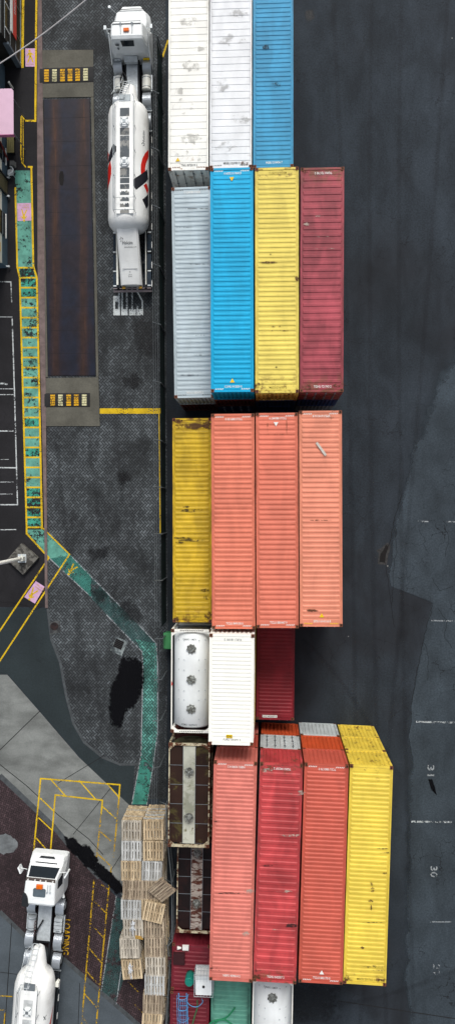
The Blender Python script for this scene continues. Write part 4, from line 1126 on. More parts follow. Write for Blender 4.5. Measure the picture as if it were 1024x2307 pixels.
tw = plain('blue_black_tarp', S(22,42,58), .5, 0, .4)
def tanker(px, py, rz, label, kind):
    c = P(px, py, 0)
    root = empty('tanker_truck', c, rz, label=label, cat='truck', group='white cement tanker trucks')
    Mx = Matrix.Translation(c) @ Matrix.Rotation(rz, 4, 'Z'); inv = Mx.inverted()
    W_ = M['white_veh']
    m = MB()
    for sx in (-1,1): m.box(sx*.42-.06, sx*.42+.06, -7.9, -.8, .72, .98)
    for y in (-1.3,-3.4,-4.6,-5.9,-7.2): m.box(-.36,.36,y-.05,y+.05,.75,.95)
    m.box(-1.1,1.1,-8.0,-7.92,.6,.9); m.box(-.95,.95,-3.3,-.6,.45,.7)
    m.build('chassis', M['darkmetal'], root)
    m = MB(); dw = .36 if kind == 'A' else .44
    m.box(-dw, dw, -5.75, -3.1 if kind == 'A' else -2.3, 1.02, 1.06)
    for yy in (-3.6,-3.9,-5.3):
        for sx in (-.12,.14): m.disc(sx, yy, 1.06, 1.07, .03, 8)
    m.build('deck_plate', M['alu'], root)
    m = MB()
    if kind == 'A':
        secs = [(-.0,.60,.50,.6,.95,.1),(-.05,.72,.64,.5,1.25,.12),(-.28,.76,.70,.5,1.42,.14),(-.34,1.0,.72,.5,1.44,.14),(-.55,1.16,.98,.45,1.5,.2),(-1.2,1.24,1.08,.45,1.62,.22),(-1.62,1.26,1.04,.45,1.72,.2),
                (-1.7,1.26,.98,.45,1.78,.2),(-2.05,1.26,.95,.45,2.86,.2),(-2.2,1.26,1.0,.45,2.98,.2),(-3.0,1.26,1.03,.45,3.02,.2),(-3.16,1.26,1.0,.45,2.93,.18),(-3.28,1.24,.98,.45,2.0,.1),(-3.32,1.2,.96,.45,1.7,.1)]
    else:
        secs = [(0,1.05,.98,.4,1.0,.1),(-.08,1.18,1.08,.35,1.35,.15),(-.32,1.22,1.12,.35,1.55,.15),(-.42,1.22,1.10,.35,1.62,.15),(-.95,1.22,.98,.35,2.66,.15),(-1.05,1.22,.98,.35,2.74,.15),(-2.35,1.22,1.04,.35,2.82,.15),(-2.48,1.2,1.0,.35,2.74,.15),(-2.52,1.18,.98,.35,1.6,.1)]
    m.rings([rrect(*s) for s in secs]); m.build('cab', W_, root, smooth=False)
    if kind == 'A':
        m = MB(); m.add([(-.84,-1.77,1.94),(.84,-1.77,1.94),(.8,-2.02,2.72),(-.8,-2.02,2.72)], [(0,1,2,3)]); m.v=[(v[0],v[1]+.012,v[2]+.008) for v in m.v]; m.build('windscreen', M['glass'], root)
        m = MB(); m.add([(-.42,-3.185,2.80),(.42,-3.185,2.80),(.38,-3.255,2.32),(-.38,-3.255,2.32)], [(0,1,2,3)]); m.v=[(v[0],v[1]-.014,v[2]) for v in m.v]; m.build('rear_window', M['glass'], root)
        m = MB()
        for k in range(10):
            x0 = -.82+k*.164; a = .04*math.cos(x0*1.6); a2 = .04*math.cos((x0+.164)*1.6)
            m.add([(x0,-.40+a,1.53),(x0+.164,-.40+a2,1.53),(x0+.164,-.47+a2,1.56),(x0,-.47+a,1.56)], [(0,1,2,3)])
        m.build('bonnet_gap', M['hole'], root)
        m = MB(); m.box(-.9,.9,-2.30,-2.255,2.99,3.02); m.box(-.85,.85,-1.98,-1.94,2.72,2.76); m.build('visor_seam', M['gtext'], root)
        m = MB(); m.box(-.17,.17,-2.78,-2.6,3.0,3.12); m.build('beacon', M['orange'], root)
        for sx in (-.36,.36):
            m = MB(); m.tube([(sx,-2.4,3.08),(sx,-2.9,3.05)], .025, 6); m.tube([(sx,-2.4,3.08),(sx,-2.28,3.1)], [.03,.08], 8); m.build('air_horn', M['alu'], root)
        m = MB(); m.box(-.42,.42,-3.75,-3.36,1.25,1.5); m.build('equipment_box', M['alu'], root)
        m = MB(); m.tube([(-1.1,-1.75,1.7),(-1.5,-1.85,1.9),(-1.5,-1.85,2.2)], .025, 6); m.box(-1.6,-1.44,-2.1,-1.85,1.75,2.25); m.box(-1.62,-1.35,-2.05,-1.95,1.4,1.7); m.build('mirror', M['alu'], root)
        m = MB(); m.tube([(-1.0,-.5,1.4),(-1.35,-.3,1.65)], .015, 5); m.disc(-1.35,-.3,1.6,1.7,.09,12); m.build('mirror', M['alu'], root)
        m = MB(); m.tube([(1.0,-1.75,1.7),(1.42,-1.85,1.9)], .025, 6); m.box(1.36,1.5,-2.1,-1.85,1.75,2.25); m.build('mirror', M['alu'], root)
        m = MB(); m.box(-.78,-.55,-3.30,-3.285,2.45,2.60); m.box(-.7,-.62,-3.33,-3.315,2.1,2.3); m.build('badge', M['gtext'], root)
        for sx in (-1,1):   # fairings and lamps behind the cab
            m = MB(); m.add([(sx*1.26,-2.6,.6),(sx*1.26,-2.6,2.5),(sx*1.28,-3.75,1.3),(sx*1.28,-3.75,.6),(sx*1.2,-2.6,.6),(sx*1.2,-2.6,2.5),(sx*1.24,-3.75,1.3),(sx*1.24,-3.75,.6)],
                 [(0,1,2,3),(4,5,6,7),(0,1,5,4),(1,2,6,5),(2,3,7,6),(3,0,4,7)]); m.build('side_fairing', W_, root)
            m = MB(); m.box(min(sx*.75,sx*1.15), max(sx*.75,sx*1.15), -3.48,-3.38,1.15,1.25); m.build('work_lamp', M['alu'] if sx<0 else M['lime'], root)
    else:
        m = MB(); m.add([(-.95,-.50,1.76),(.95,-.50,1.76),(.86,-.86,2.47),(-.86,-.86,2.47)], [(0,1,2,3)]); m.v=[(v[0],v[1]+.015,v[2]+.02) for v in m.v]; m.build('windscreen', M['glass'], root)
        m = MB(); m.box(-.95,.95,-1.02,-.80,2.66,2.70); v_ = m.build('sun_visor', plain('smoked_visor', S(92,84,80), .3), root)
        for x in (-.8,-.35,.0,.35,.8):
            m = MB(); m.disc(x, -.93, 2.70, 2.74, .05, 10); m.build('marker_lamp', M['wtext'], v_)
        m = MB(); m.add([(-.55,-.12,1.42),(.55,-.12,1.42),(.42,-.04,1.30),(-.42,-.04,1.30)], [(0,1,2,3)]); m.v=[(v[0],v[1]+.03,v[2]+.04) for v in m.v]; m.build('grille', M['darkmetal'], root)
        m = MB(); m.box(-.72,.72,-.36,-.30,1.575,1.60); m.build('wiper_cowl', M['darkmetal'], root)
        m = MB(); m.prism([(-.40,-1.46),(-.34,-1.40),(.34,-1.40),(.40,-1.46),(.40,-1.86),(.34,-1.92),(-.34,-1.92),(-.40,-1.86)], 2.76, 2.83); m.build('roof_hatch', plain('smoked_hatch', S(95,108,116), .25), root)
        m = MB(); m.box(-.2,.2,-1.38,-1.14,2.76,2.90); m.build('beacon', M['orange'], root)
        m = MB()
        for k in range(4): m.box(-.42,.42,-2.02-.09*k,-1.98-.09*k,2.795,2.825)
        m.build('roof_rib', W_, root)
        m = MB(); m.box(.5,.53,-1.5,-1.1,2.8,2.86); m.box(.66,.69,-1.55,-1.1,2.8,2.86); m.disc(.5,-1.55,2.79,2.9,.05,8); m.disc(.68,-1.55,2.79,2.9,.05,8); m.build('air_horn', M['alu'], root)
        m = MB(); m.prism([(-1.04,-1.75),(-.85,-1.8),(-.72,-2.0),(-.66,-2.3),(-.66,-2.6),(-1.06,-2.56)], 2.3, 2.88); m.build('air_intake', M['darkmetal'], root)
        for sx in (-1,1):
            m = MB(); m.tube([(sx*1.05,-.55,2.2),(sx*1.5,-.5,2.2)], .02, 6); m.obox((sx*1.52,-.62,2.1), .1, .42, .5, -sx*.45); m.build('mirror', W_, root)
            m = MB(); m.tube([(sx*1.12,-2.2,1.4),(sx*1.22,-2.62,1.3)], .09, 8); m.build('side_fairing', W_, root)
            m = MB(); m.add([(sx*1.175,-.75,1.72),(sx*1.175,-1.5,1.72),(sx*1.06,-1.5,2.45),(sx*1.06,-.95,2.45)], [(0,1,2,3)]); m.v=[(v[0]+sx*.012,v[1],v[2]) for v in m.v]; m.build('side_window', M['glass'], root)
    for sx in (-1,1):
        wheel(root, sx*1.03, -1.35); 
        for y in (-3.6,-5.9,-7.22):
            wheel(root, sx*.95, y, .5); mudguard(root, sx*.95, y)
    # tanks / boxes between the axles
    for sx in (-1,1):
        m = MB(); m.tube([(sx*.9,-4.32,.75),(sx*.9,-5.18,.75)], .30, 20)
        if kind == 'B' and sx > 0:
            m = MB()
            for k in range(4): m.box(.64,1.16,-5.15+k*.24,-4.95+k*.24,.5,1.02)
        fk = m.build('fuel_tank', M['cream'] if kind == 'A' else M['alu'], root)
        m = MB()
        for y in (-4.45,-5.05): m.tube([(sx*.9,y-.02,.75),(sx*.9,y+.02,.75)], .312, 20)
        m.build('strap', M['steel'], fk)
        m = MB(); m.box(min(sx*1.2,sx*1.27), max(sx*1.2,sx*1.27), -5.25,-4.2,.55,.75); m.build('side_rail', M['alu'], root)
    m = MB(); m.tube([(-.2,-5.5,1.3),(-.28,-4.8,1.7),(-.45,-4.55,1.75),(-.62,-4.9,1.7),(-.6,-5.5,1.6),(-.5,-6.0,1.6)] if kind == 'A' else [(-.05,-4.3,1.2),(-.35,-4.9,1.3),(-.5,-5.4,1.3),(-.55,-6.6,1.3)], .055, 8)
    m.build('air_hose', M['dark'], root)
    m = MB(); q = [(-.62+.06*math.sin(k*1.1), -4.5-.035*k, 1.0+.06*math.cos(k*1.1)) for k in range(34)] if kind == 'B' else [(-.32+.05*math.sin(k*1.1), -4.9-.03*k, 1.1+.05*math.cos(k*1.1)) for k in range(24)]
    m.tube(q, .014, 5); m.build('coiled_line', plain('coiled_red_line', S(90,35,32), .5) , root)
    # --- trailer
    n = 44; RR = 1.29; ZC = 2.28
    prof = [(-5.55,.22,1.95),(-5.65,.36,1.95),(-6.1,.48,1.98),(-6.7,.60,2.05),(-7.0,.78,2.12),(-7.08,1.02,2.2),(-7.3,1.17,2.25),(-7.7,1.27,2.28),(-8.2,RR,ZC),(-10,RR,ZC),(-12,RR,ZC),(-14.25,RR,ZC),(-14.6,1.22,ZC),(-14.85,1.02,ZC),(-15.0,.7,ZC),(-15.05,.2,ZC)]
    m = MB(); m.rings([[(r_*math.cos(2*math.pi*q/n), y, zc+r_*math.sin(2*math.pi*q/n)) for q in range(n)] for y, r_, zc in prof])
    tm = TRK; m.build('tank_shell', tm, root, smooth=True)
    def surf(x, y, lift=.006):
        return (x, y, ZC+math.sqrt(max(0., (RR+lift)**2-x*x)))
    # walkway strip down the top
    m = MB(); m.box(-.52,.52,-14.3,-7.4,ZC+RR-.06,ZC+RR+.02); m.build('walkway', tm, root)
    gy = lambda v: -((1143-(1143-240-v/7.88)*.9245-42)*.02934)
    if kind == 'A':
        segs = [(5,155),(360,490),(500,890),(1070,1245),(1255,1350),(1365,1455),(1475,1560),(1590,1670),(1700,1775),(1805,1885)]
    else: segs = [(60,280),(420,860),(1100,1300),(1400,1500)]
    gm_ = GRIP if kind == 'A' else two_tone('pale_grip', S(215,218,218), S(190,194,194), .5, 2)
    for i, (a, b) in enumerate(segs):
        m = MB(); y1, y0 = gy(a), gy(b); nn = 10; z = ZC+RR+.024
        if i < 6: m.sheet([(-.29,y0,z),(.29,y0,z),(.29,y1,z),(-.29,y1,z)])
        else:
            q = [( -.29+.56*k/nn, y1-abs(rnd.gauss(.04,.04))-(.14 if k in (0,1,nn) else 0)*(y1-y0), z) for k in range(nn+1)]
            m.sheet([(-.29,y0,z),(.27,y0,z)]+q[::-1])
        m.build('grip_strip', gm_, root)
    for yh in (gy(260), gy(975)):
        m = MB(); z = ZC+RR+.03; m.disc(0,yh,z-.06,z+.10,.29,28); m.disc(0,yh,z+.10,z+.15,.25,28,.2)
        h = m.build('hatch', W_, root)
        m = MB()
        for k in range(4):
            a = math.pi/4+k*math.pi/2; m.obox((.24*math.cos(a), yh+.24*math.sin(a), z+.14), .16, .04, .05, a)
        m.box(-.09,.09,yh-.09,yh+.09,z+.15,z+.18); m.build('clamp', M['steel'], h)
    m = MB(); zr_ = ZC+RR+.34
    for sx in (-.66,-.58,.64):
        m.tube([(sx,-14.2,zr_),(sx,-7.35,zr_),(sx*.75,-7.0,zr_-.25)], .018, 6)
    for sx in (-.66,.64):
        for y in (-7.5,-9,-10.5,-12,-13.3,-14.2): m.tube([(sx,y,zr_),(sx,y,surf(sx,y,-.05)[2])], .016, 5)
    m.tube([(-.66,-14.2,zr_),(.64,-14.2,zr_)], .018, 6); m.tube([(-.66,-13.45,zr_),(.64,-13.45,zr_)], .014, 6)
    m.build('guard_rail', M['steel'], root)
    m = MB()  # access ladder up the neck
    lx = -.12
    A0, A1 = Vector((lx,-5.35,1.95)), Vector((lx-.1,-7.25,3.5))
    for sx in (-.2,.2): m.tube([A0+Vector((sx,0,.15)), A1+Vector((sx,0,.2))], .02, 6); m.tube([A0+Vector((sx,0,.6)), A1+Vector((sx,0,.75))], .014, 6)
    for k in range(9):
        p = A0.lerp(A1, k/8); m.tube([p+Vector((-.2,0,.15)), p+Vector((.2,0,.17))], .02, 6)
    m.tube([A0+Vector((-.2,0,.15)), A0+Vector((-.2,0,.6))], .014, 5); m.tube([A0+Vector((-.2,0,.15)), A0+Vector((-.55,-.3,.5)), A1+Vector((-.5,0,.6))], .016, 5)
    m.build('ladder', M['alu'], root)
    m = MB(); m.prism([(-.34,-7.0),(.36,-7.0),(.36,-7.42),(-.34,-7.42)], ZC+RR-.05, ZC+RR+.03); m.build('step_plate', M['steel'], root)
    if kind == 'B':
        m = MB()
        for sx in (-1,1): m.tube([(sx*.4,-6.5,2.3),(sx*1.1,-7.55,2.5)], .03, 6)
        m.tube([(1.25,-7.9,2.0),(1.45,-7.6,2.0)], .09, 10); m.box(1.3,1.5,-7.95,-7.7,1.8,2.2); m.build('pipe_fitting', M['cream'], root)
    # decals
    def cyl(mb, quad, nu=14, nv=10):
        L3 = []
        for (u, v) in quad:
            pxx, pyy = 230+u/7.88, 240+v/7.88; z = 3.2
            for _ in range(12):
                q = inv @ P(pxx, pyy, z); x = max(-RR*.995, min(RR*.995, q.x)); z = .5*z+.5*(ZC+math.sqrt(RR*RR-x*x))
            L3.append((math.asin(x/RR), q.y))
        vs = []
        for i in range(nu+1):
            for j in range(nv+1):
                a, b = i/nu, j/nv
                th = (L3[0][0]*(1-a)+L3[1][0]*a)*(1-b)+(L3[3][0]*(1-a)+L3[2][0]*a)*b
                yy = (L3[0][1]*(1-a)+L3[1][1]*a)*(1-b)+(L3[3][1]*(1-a)+L3[2][1]*a)*b
                vs.append(((RR+.006+mb.cur*.0)*math.sin(th), yy, ZC+(RR+.006)*math.cos(th)))
        mb.add(vs, [(i*(nv+1)+j,(i+1)*(nv+1)+j,(i+1)*(nv+1)+j+1,i*(nv+1)+j+1) for i in range(nu) for j in range(nv)])
    if kind == 'A':
        for qd in ([(500,1335),(800,1115),(815,1290),(605,1480)], [(712,1650),(818,1550),(818,1760),(782,1815)], [(195,660),(295,740),(150,970),(106,1030)]):
            m = MB(); m.cur = 0; cyl(m, qd); m.build('black_stripe', M['black_deco'], root)
        m = MB()
        ring = [((822,760),(822,890)),((760,830),(800,950)),((715,920),(778,1010)),((690,1020),(766,1075)),((684,1110),(762,1120)),((690,1200),(764,1150))]
        for k in range(len(ring)-1): cyl(m, [ring[k][0], ring[k+1][0], ring[k+1][1], ring[k][1]], 3, 6)
        m.build('red_stripe', M['red_deco'], root); m = MB()
        cyl(m, [(735,1400),(785,1360),(820,1480),(805,1560)], 6, 6)
        m.build('red_stripe', M['red_deco'], root); m = MB()
        ring = [((100,760),(104,900)),((125,850),(106,1000))]; cyl(m, [ring[0][0], ring[1][0], ring[1][1], ring[0][1]], 3, 6)
        m.build('red_stripe', M['red_deco'], root); m = MB()
        ring = [((150,960),(104,1120)),((166,1080),(106,1180)),((164,1200),(106,1300)),((140,1330),(104,1380)),((106,1480),(102,1400))]
        for k in range(len(ring)-1): cyl(m, [ring[k][0], ring[k+1][0], ring[k+1][1], ring[k][1]], 3, 6)
        m.build('red_stripe', M['red_deco'], root)
        m = MB(); k = RR+.008
        def wrap(p): return (k*math.sin(p[0]), p[1], ZC+k*math.cos(p[0]))
        vs, fs = text_geo('Holcim'); out = []
        for x, y in vs: X_, Y_ = x*.8, y*.2; out.append(wrap((.98+Y_*-.78, -9.35+X_, 0)))
        m.add(out, fs)
        for a, b in ((.84,-9.85),(.92,-9.95),(.98,-9.88)): m.add([wrap((a,b,0)),wrap((a+.05,b+.02,0)),wrap((a+.09,b+.11,0)),wrap((a+.03,b+.08,0))], [(0,1,2,3)])
        m.build('lettering', M['gtext'], root)
    else:
        m = MB(); k = RR+.008; 
        def w2(th, y): return (k*math.sin(th), y, ZC+k*math.cos(th))
        for i in range(10):
            a0, a1 = i/10, (i+1)/10
            m.add([w2(1.5-.9*a0,-9.0-3.2*a0), w2(1.5-.9*a1,-9.0-3.2*a1), w2(1.5-.55*a1,-9.0-3.4*a1-.1), w2(1.5-.55*a0,-9.0-3.4*a0-.1)], [(0,1,2,3)])
        m.build('red_stripe', M['red_deco'], root)
        m = MB(); m.add([w2(.78,-9.25),w2(.82,-9.2),w2(.95,-9.5),w2(.91,-9.5)], [(0,1,2,3)]); m.add([w2(.95,-9.2),w2(.98,-9.22),w2(.84,-9.48),w2(.8,-9.46)], [(0,1,2,3)]); m.build('emblem', M['gtext'], root)
    # rear discharge chute
    ya, za, yb, zb = -14.1, 3.30, -18.05, 1.45; hw = .66
    sl = (zb-za)/(yb-ya)
    m = MB(); secs = []
    for f in (0,.25,.5,.75,1):
        y = ya+(yb-ya)*f; z = za+(zb-za)*f; w_ = hw*(1+.04*f); cr = .10*(1-f*.4)
        secs.append([(-w_,y,z-.55),(-w_,y,z-.14),(-w_+.12,y,z-.03),(-w_*.4,y,z+cr*.4),(w_*.4,y,z+cr*.4),(w_-.12,y,z-.03),(w_,y,z-.14),(w_,y,z-.55)])
    m.rings(secs); ch = m.build('discharge_cone', tm, root)
    m = MB()
    for f in (.16,.78):
        y = ya+(yb-ya)*f; z = za+(zb-za)*f+.05; m.box(-hw*.75,hw*.75,y-.006,y+.006,z-.03,z+.0)
    m.build('panel_seam', M['gtext'], ch)
    if kind == 'A':
        def onch(p): return (p[0], p[1], za+sl*(p[1]-ya)+.058)
        m = MB(); text_into(m, 'Holcim', (-.02,-15.75,0), .64, .2, 0, fn=onch); text_into(m, 'www.holcim.com', (.14,-15.98,0), .80, .085, 0, fn=onch)
        m.build('lettering', M['gtext'], ch)
        m = MB()
        for q in ([(-.52,-15.6),(-.47,-15.52),(-.42,-15.5),(-.45,-15.56)],[(-.46,-15.5),(-.42,-15.42),(-.36,-15.5),(-.42,-15.46)],[(-.38,-15.46),(-.3,-15.5),(-.28,-15.58),(-.34,-15.53)],[(-.46,-15.68),(-.42,-15.62),(-.38,-15.7),(-.42,-15.68)]):
            m.add([onch((a,b,0)) for a,b in q], [(0,1,2,3)])
        text_into(m, 'DL', (.0,-17.35,0), .10, .06, 0, fn=onch); text_into(m, '56 N', (0,-17.5,0), .2, .05, 0, fn=onch); text_into(m, 'BULK', (0,-17.6,0), .24, .05, 0, fn=onch)
        m.build('emblem', M['btext'], ch)
    m = MB()
    for sx in (-.9,.9): m.box(sx-.07,sx+.07,-18.2,-8.0,.95,1.1)
    for y in (-15.2,-16.5,-17.6): m.box(-.82,.82,y-.06,y+.06,.96,1.08)
    m.box(-1.15,1.15,-14.9,-8.2,.85,.93)
    m.build('trailer_chassis', M['darkmetal'], root)
    for sx in (-1,1):
        m = MB(); m.tube([(sx*.93,-14.6,1.35),(sx*.93,-18.0,1.25)], .07 if sx<0 else .035, 10); m.build('side_pipe', M['cream'], root)
    for sx in (-1,1):
        for y in (-15.2,-16.45,-17.6):
            wheel(root, sx*1.0, y, .42)
            m = MB(); m.box(min(sx*.78,sx*1.24), max(sx*.78,sx*1.24), y-.5,y+.5,1.02,1.06); m.build('mudguard', tw, root)
        for y in (-14.55,-15.8,-17.05,-18.0):
            m = MB(); m.box(min(sx*1.02,sx*1.24), max(sx*1.02,sx*1.24), y-.05,y+.03,1.07,1.1); m.build('bracket', M['alu'], root)
    for y in (-8.6,-9.4,-10.6,-12.2,-13.0,-14.2,-15.4,-16.7,-17.9):
        m = MB(); m.box(1.27,1.31,y-.2,y+.2,1.0,1.12); m.build('reflector', M['wtext'], root)
    m = MB(); m.box(-1.25,1.25,-18.36,-18.24,.78,.92); m.box(-1.25,1.25,-18.2,-18.16,1.0,1.1); m.build('rear_bumper', plain('pinkish_bumper', S(150,138,140), .5), root)
    for sx in (-.52,.56):
        m = MB(); m.box(sx-.1,sx+.1,-18.24,-18.1,1.12,1.25); m.build('hinge', M['yel_h'], root)
    return root
M['yel_h'] = plain('ochre_hinge', S(175,135,45), .6)
TRK = paint('creamy_tank_paint', S(242,243,240,.85), .3, .0, .07, rough=.38, streaks=.2, dirtc=(.30,.28,.24,1))
GRIP = two_tone('worn_grip', S(92,98,102), S(150,150,146), .52, 1.2, .8)
tanker(304, 42, 0.0, 'white bonneted cement tanker parked beside the weighbridge', 'A')
tanker(121.5, 1907.5, R(-4.1), 'white flat-nosed cement tanker parked beside the LOADING marking', 'B')

# ------------------------------------------------------------------ buildings on the left
wallw = plain('cream_render', S(232,230,215,.8), .8, 0, .1, 1)
wallb = plain('blue_grey_render', S(78,98,112), .8, 0, .15, 1)
walld = plain('dark_cladding_boards', S(42,42,40), .7, 0, .25, 2)
roofm = plain('grey_roofing', S(120,122,120), .8, 0, .2, 1)
x0 = P(17.5,500,0).x; ys, yn = P(17,604,0).y, P(17,318,0).y
b = empty('building', (x0-4, (ys+yn)/2, 0), 0, label='cream rendered building with blue-grey lower walls left of the green walkway', cat='building')
o = Vector(b.location)
m = MB(); a0, a1, c0, c1 = x0-8-o.x, x0-o.x, ys-o.y, yn-o.y
m.box(a0,a1-.02,c0+.02,c1,1.0,4.4); m.build('upper_wall', wallw, b)
m = MB(); m.box(a0,a1,c0,c1,0,.998); m.build('lower_wall', wallb, b)
m = MB(); m.box(a0-.2,a1+.15,c0-.15,c1+.05,4.4,4.6); m.build('roof', roofm, b)
dy = P(17,425,0).y-o.y
m = MB(); m.box(a1-.03,a1+.02,dy-.5,dy+.5,.05,2.3); m.build('door', plain('olive_door', S(95,88,66), .7), b)
m = MB(); m.box(a1-.01,a1+.09,dy-.62,dy-.52,0,2.4); m.box(a1-.01,a1+.09,dy+.52,dy+.62,0,2.4); m.build('door_frame', M['darkmetal'], b)
for yy, hh in ((515,1.5),(360,1.0)):
    wy = P(17,yy,0).y-o.y; m = MB(); m.box(a1-.03,a1+.03,wy-hh/2,wy+hh/2,.45,1.6); w_ = m.build('window', M['glass'], b)
    m = MB(); m.box(a1+.0,a1+.08,wy-hh/2-.06,wy+hh/2+.06,.38,.45); m.build('sill', M['wtext'], w_)
    m = MB(); m.box(a1+.03,a1+.045,wy-hh/2,wy+hh/2,.95,1.0); m.build('frame', M['steel'], w_)
m = MB(); wy = P(17,572,0).y-o.y; m.box(a1-.02,a1+.01,wy-.3,wy+.3,1.35,1.7); m.build('yellow_sign', M['lime'], b)
for yy in (400,442,600):
    p = P(19,yy,.25)-o; m = MB(); m.tube([(a1,p.y,.3),(a1+.18,p.y,.25)], .05, 6); m.disc(a1+.18,p.y,.2,.3,.07,8); m.build('wall_fitting', M['alu'], b)
p = P(17,352,0)-o; m = MB(); m.tube([(a1+.05,p.y+.25,1.5),(a1+.1,p.y-.35,.2)], .06, 8); m.build('drain_pipe', plain('red_pipe', S(120,45,42), .5), b)
# north building with sign
x1 = P(46.5,100,0).x; ys1 = P(46.5,150,0).y; yn1 = P(46,-260,0).y
b2 = empty('building', (x1-4, (ys1+yn1)/2, 0), 0, label='dark clad building with a red banner beside the top footpath', cat='building'); o = Vector(b2.location)
a0, a1, c0, c1 = x1-8-o.x, x1-o.x, ys1-o.y, yn1-o.y
m = MB(); m.box(a0,a1,c0,c1,0,3.6); m.build('wall', walld, b2)
m = MB(); m.box(a0-.2,a1+.0,c0-.05,c1,3.6,3.8); m.build('roof', roofm, b2)
m = MB(); m.box(a1+.0,a1+.07,c0-.06,c0+.1,0,2.5); m.box(a1-.25,a1,c0-.08,c0-.01,.0,2.6); m.build('corner_trim', plain('blue_grey_trim', S(100,112,122), .6), b2)
m = MB(); m.box(a1,a1+.04,c0,c1,0,.05); m.box(a1+.001,a1+.03,c0,c1,.93,.97); m.box(a1+.001,a1+.03,c0,c1,1.98,2.03); m.box(a1+.001,a1+.03,c0,c1,3.0,3.04)
for yy in (30,95): q = P(46,yy,0).y-o.y; m.box(a1+.002,a1+.025,q-.02,q+.02,.05,.93)
m.build('panel_trim', M['steel'], b2)
sy = P(37,92,.95).y-o.y
m = MB(); m.box(a1+.032,a1+.08,sy,c1,1.0,1.70); sg = m.build('banner', plain('red_banner', S(225,80,72), .5), b2)
m = MB(); m.box(a1+.032,a1+.082,sy,c1,1.70,2.0); m.build('banner_edge', M['wtext'], sg)
def onw(p): return (a1+.085, p[1], p[0])
m = MB(); text_into(m, 'PARTS & SERVICE', (1.36, sy+2.6, 0), 2.2, .3, math.pi/2, fn=onw); m.build('lettering', M['wtext'], sg)
for yy in (20,):
    q = P(40,yy,2.5).y-o.y; m = MB(); m.box(a1-.02,a1+.03,q-1.4,q+1.6,2.3,2.95); w_ = m.build('window', M['glass'], b2)
    m = MB(); m.box(a1+.031,a1+.06,q-1.45,q-1.38,2.25,3.0); m.box(a1+.031,a1+.06,q+.1,q+.16,2.25,3.0); m.build('frame', M['wtext'], w_)
# middle block with canopy
x2 = P(12,240,0).x; ysm = P(12,318,0).y-.02; ynm = ys1-.0
ysm = P(12,316,0).y
b3 = empty('building', (x2-4, (ysm+ynm)/2, 0), 0, label='blue-walled middle building under the pink canopy', cat='building'); o = Vector(b3.location)
a0, a1, c0, c1 = x2-8-o.x, x2-o.x, ysm-o.y+.03, P(12,142,0).y-o.y
m = MB(); m.box(a0,a1,c0,c1,0,1.3); m.build('lower_wall', wallb, b3)
m = MB(); m.box(a0,a1-.02,c0,c1,1.302,3.9); m.build('upper_wall', wallw, b3)
m = MB(); m.box(a0-.1,a1+.1,c0+.02,c1,3.9,4.05); m.build('roof', roofm, b3)
yd = P(12,190,0).y-o.y
m = MB(); m.box(a1,a1+.05,yd-.6,yd+.5,1.4,2.6); w_ = m.build('window', M['glass'], b3)
m = MB(); m.box(a1+.05,a1+.07,yd-.05,yd+.02,1.4,2.6); m.build('frame', M['wtext'], w_)
zt = 2.6
p0, p1 = P(30.5,199,zt), P(31,302,zt)
cn = empty('canopy', ((x2+p0.x)/2, (p0.y+p1.y)/2, 0), 0, label='pale pink flat canopy projecting from the middle building', cat='canopy'); o = Vector(cn.location)
pk = plain('pale_pink_fabric', S(226,190,212), .7, 0, .06, 1); pkd = plain('deep_pink_trim', S(206,120,168), .6)
m = MB(); m.prism([(x2-o.x+.03,p0.y-o.y),(p0.x-o.x-.12,p0.y-o.y),(p0.x-o.x,p0.y-o.y-.14),(p1.x-o.x,p1.y-o.y),(x2-o.x+.03,p1.y-o.y)], zt-.05, zt); m.build('roof_panel', pk, cn)
m = MB(); m.box(x2-o.x+.03,p1.x-o.x,p1.y-o.y-.03,p1.y-o.y-.003,zt-.32,zt); m.build('valance', pkd, cn)
for yy in (p0.y-.5, p1.y+.25):
    m = MB(); m.tube([(p1.x-o.x-.1,yy-o.y,0),(p1.x-o.x-.1,yy-o.y,zt-.05)], .03, 8); m.build('post', M['steel'], cn)
# bench below the canopy, bollard, small fittings
c = P(26,325,.3); bn = empty('bench', (c.x,c.y,0), R(0), label='olive slatted bench against the wall below the pink canopy', cat='bench')
m = MB()
for k in range(4): m.box(-.24+k*.12,-.14+k*.12,-.62,.62,.42,.46)
m.build('seat', plain('olive_slats', S(140,132,88), .7), bn)
for sy_ in (-.5,.5): m = MB(); m.box(-.2,.2,sy_-.03,sy_+.03,0,.42); m.build('leg', M['darkmetal'], bn)
c = P(25,193,.3); m = MB(); m.disc(c.x,c.y,0,.7,.07,14); m.disc(c.x,c.y,.7,.74,.075,14,.04); m.build('bollard', M['cream'], None, label='short cream bollard above the pink canopy', cat='bollard')
c = P(27,392,.2); ch = empty('plastic_chair', (c.x,c.y,0), R(90), label='small grey plastic chair at the head of the green walkway', cat='chair')
m = MB(); m.prism([(-.2,-.2),(.2,-.2),(.22,.1),(.15,.2),(-.15,.2),(-.22,.1)], .40,.43); m.build('seat', M['alu'], ch)
m = MB()
for k in range(9):
    a = math.pi*(k/8); m.tube([(.2*math.cos(a),-.05-.2*math.sin(a),.43),(.23*math.cos(a),-.08-.22*math.sin(a),.8)], .018, 5)
m.tube([(.23*math.cos(math.pi*k/8),-.08-.22*math.sin(math.pi*k/8),.8) for k in range(9)], .03, 6); m.build('backrest', M['alu'], ch)
for a, b_ in ((-.17,-.17),(.17,-.17),(-.17,.15),(.17,.15)): m = MB(); m.tube([(a,b_,0),(a,b_,.4)], .018, 6); m.build('leg', M['alu'], ch)
c = P(29,370,.2); bx = MB(); bx.frustum(c.x-.18,c.x+.18,c.y-.2,c.y+.2,.01,.4,.05,.05); bx.build('grey_sack', plain('grey_sack_cloth', S(110,110,108), .9), None, label='small grey sack on the asphalt by the cream building wall', cat='sack')

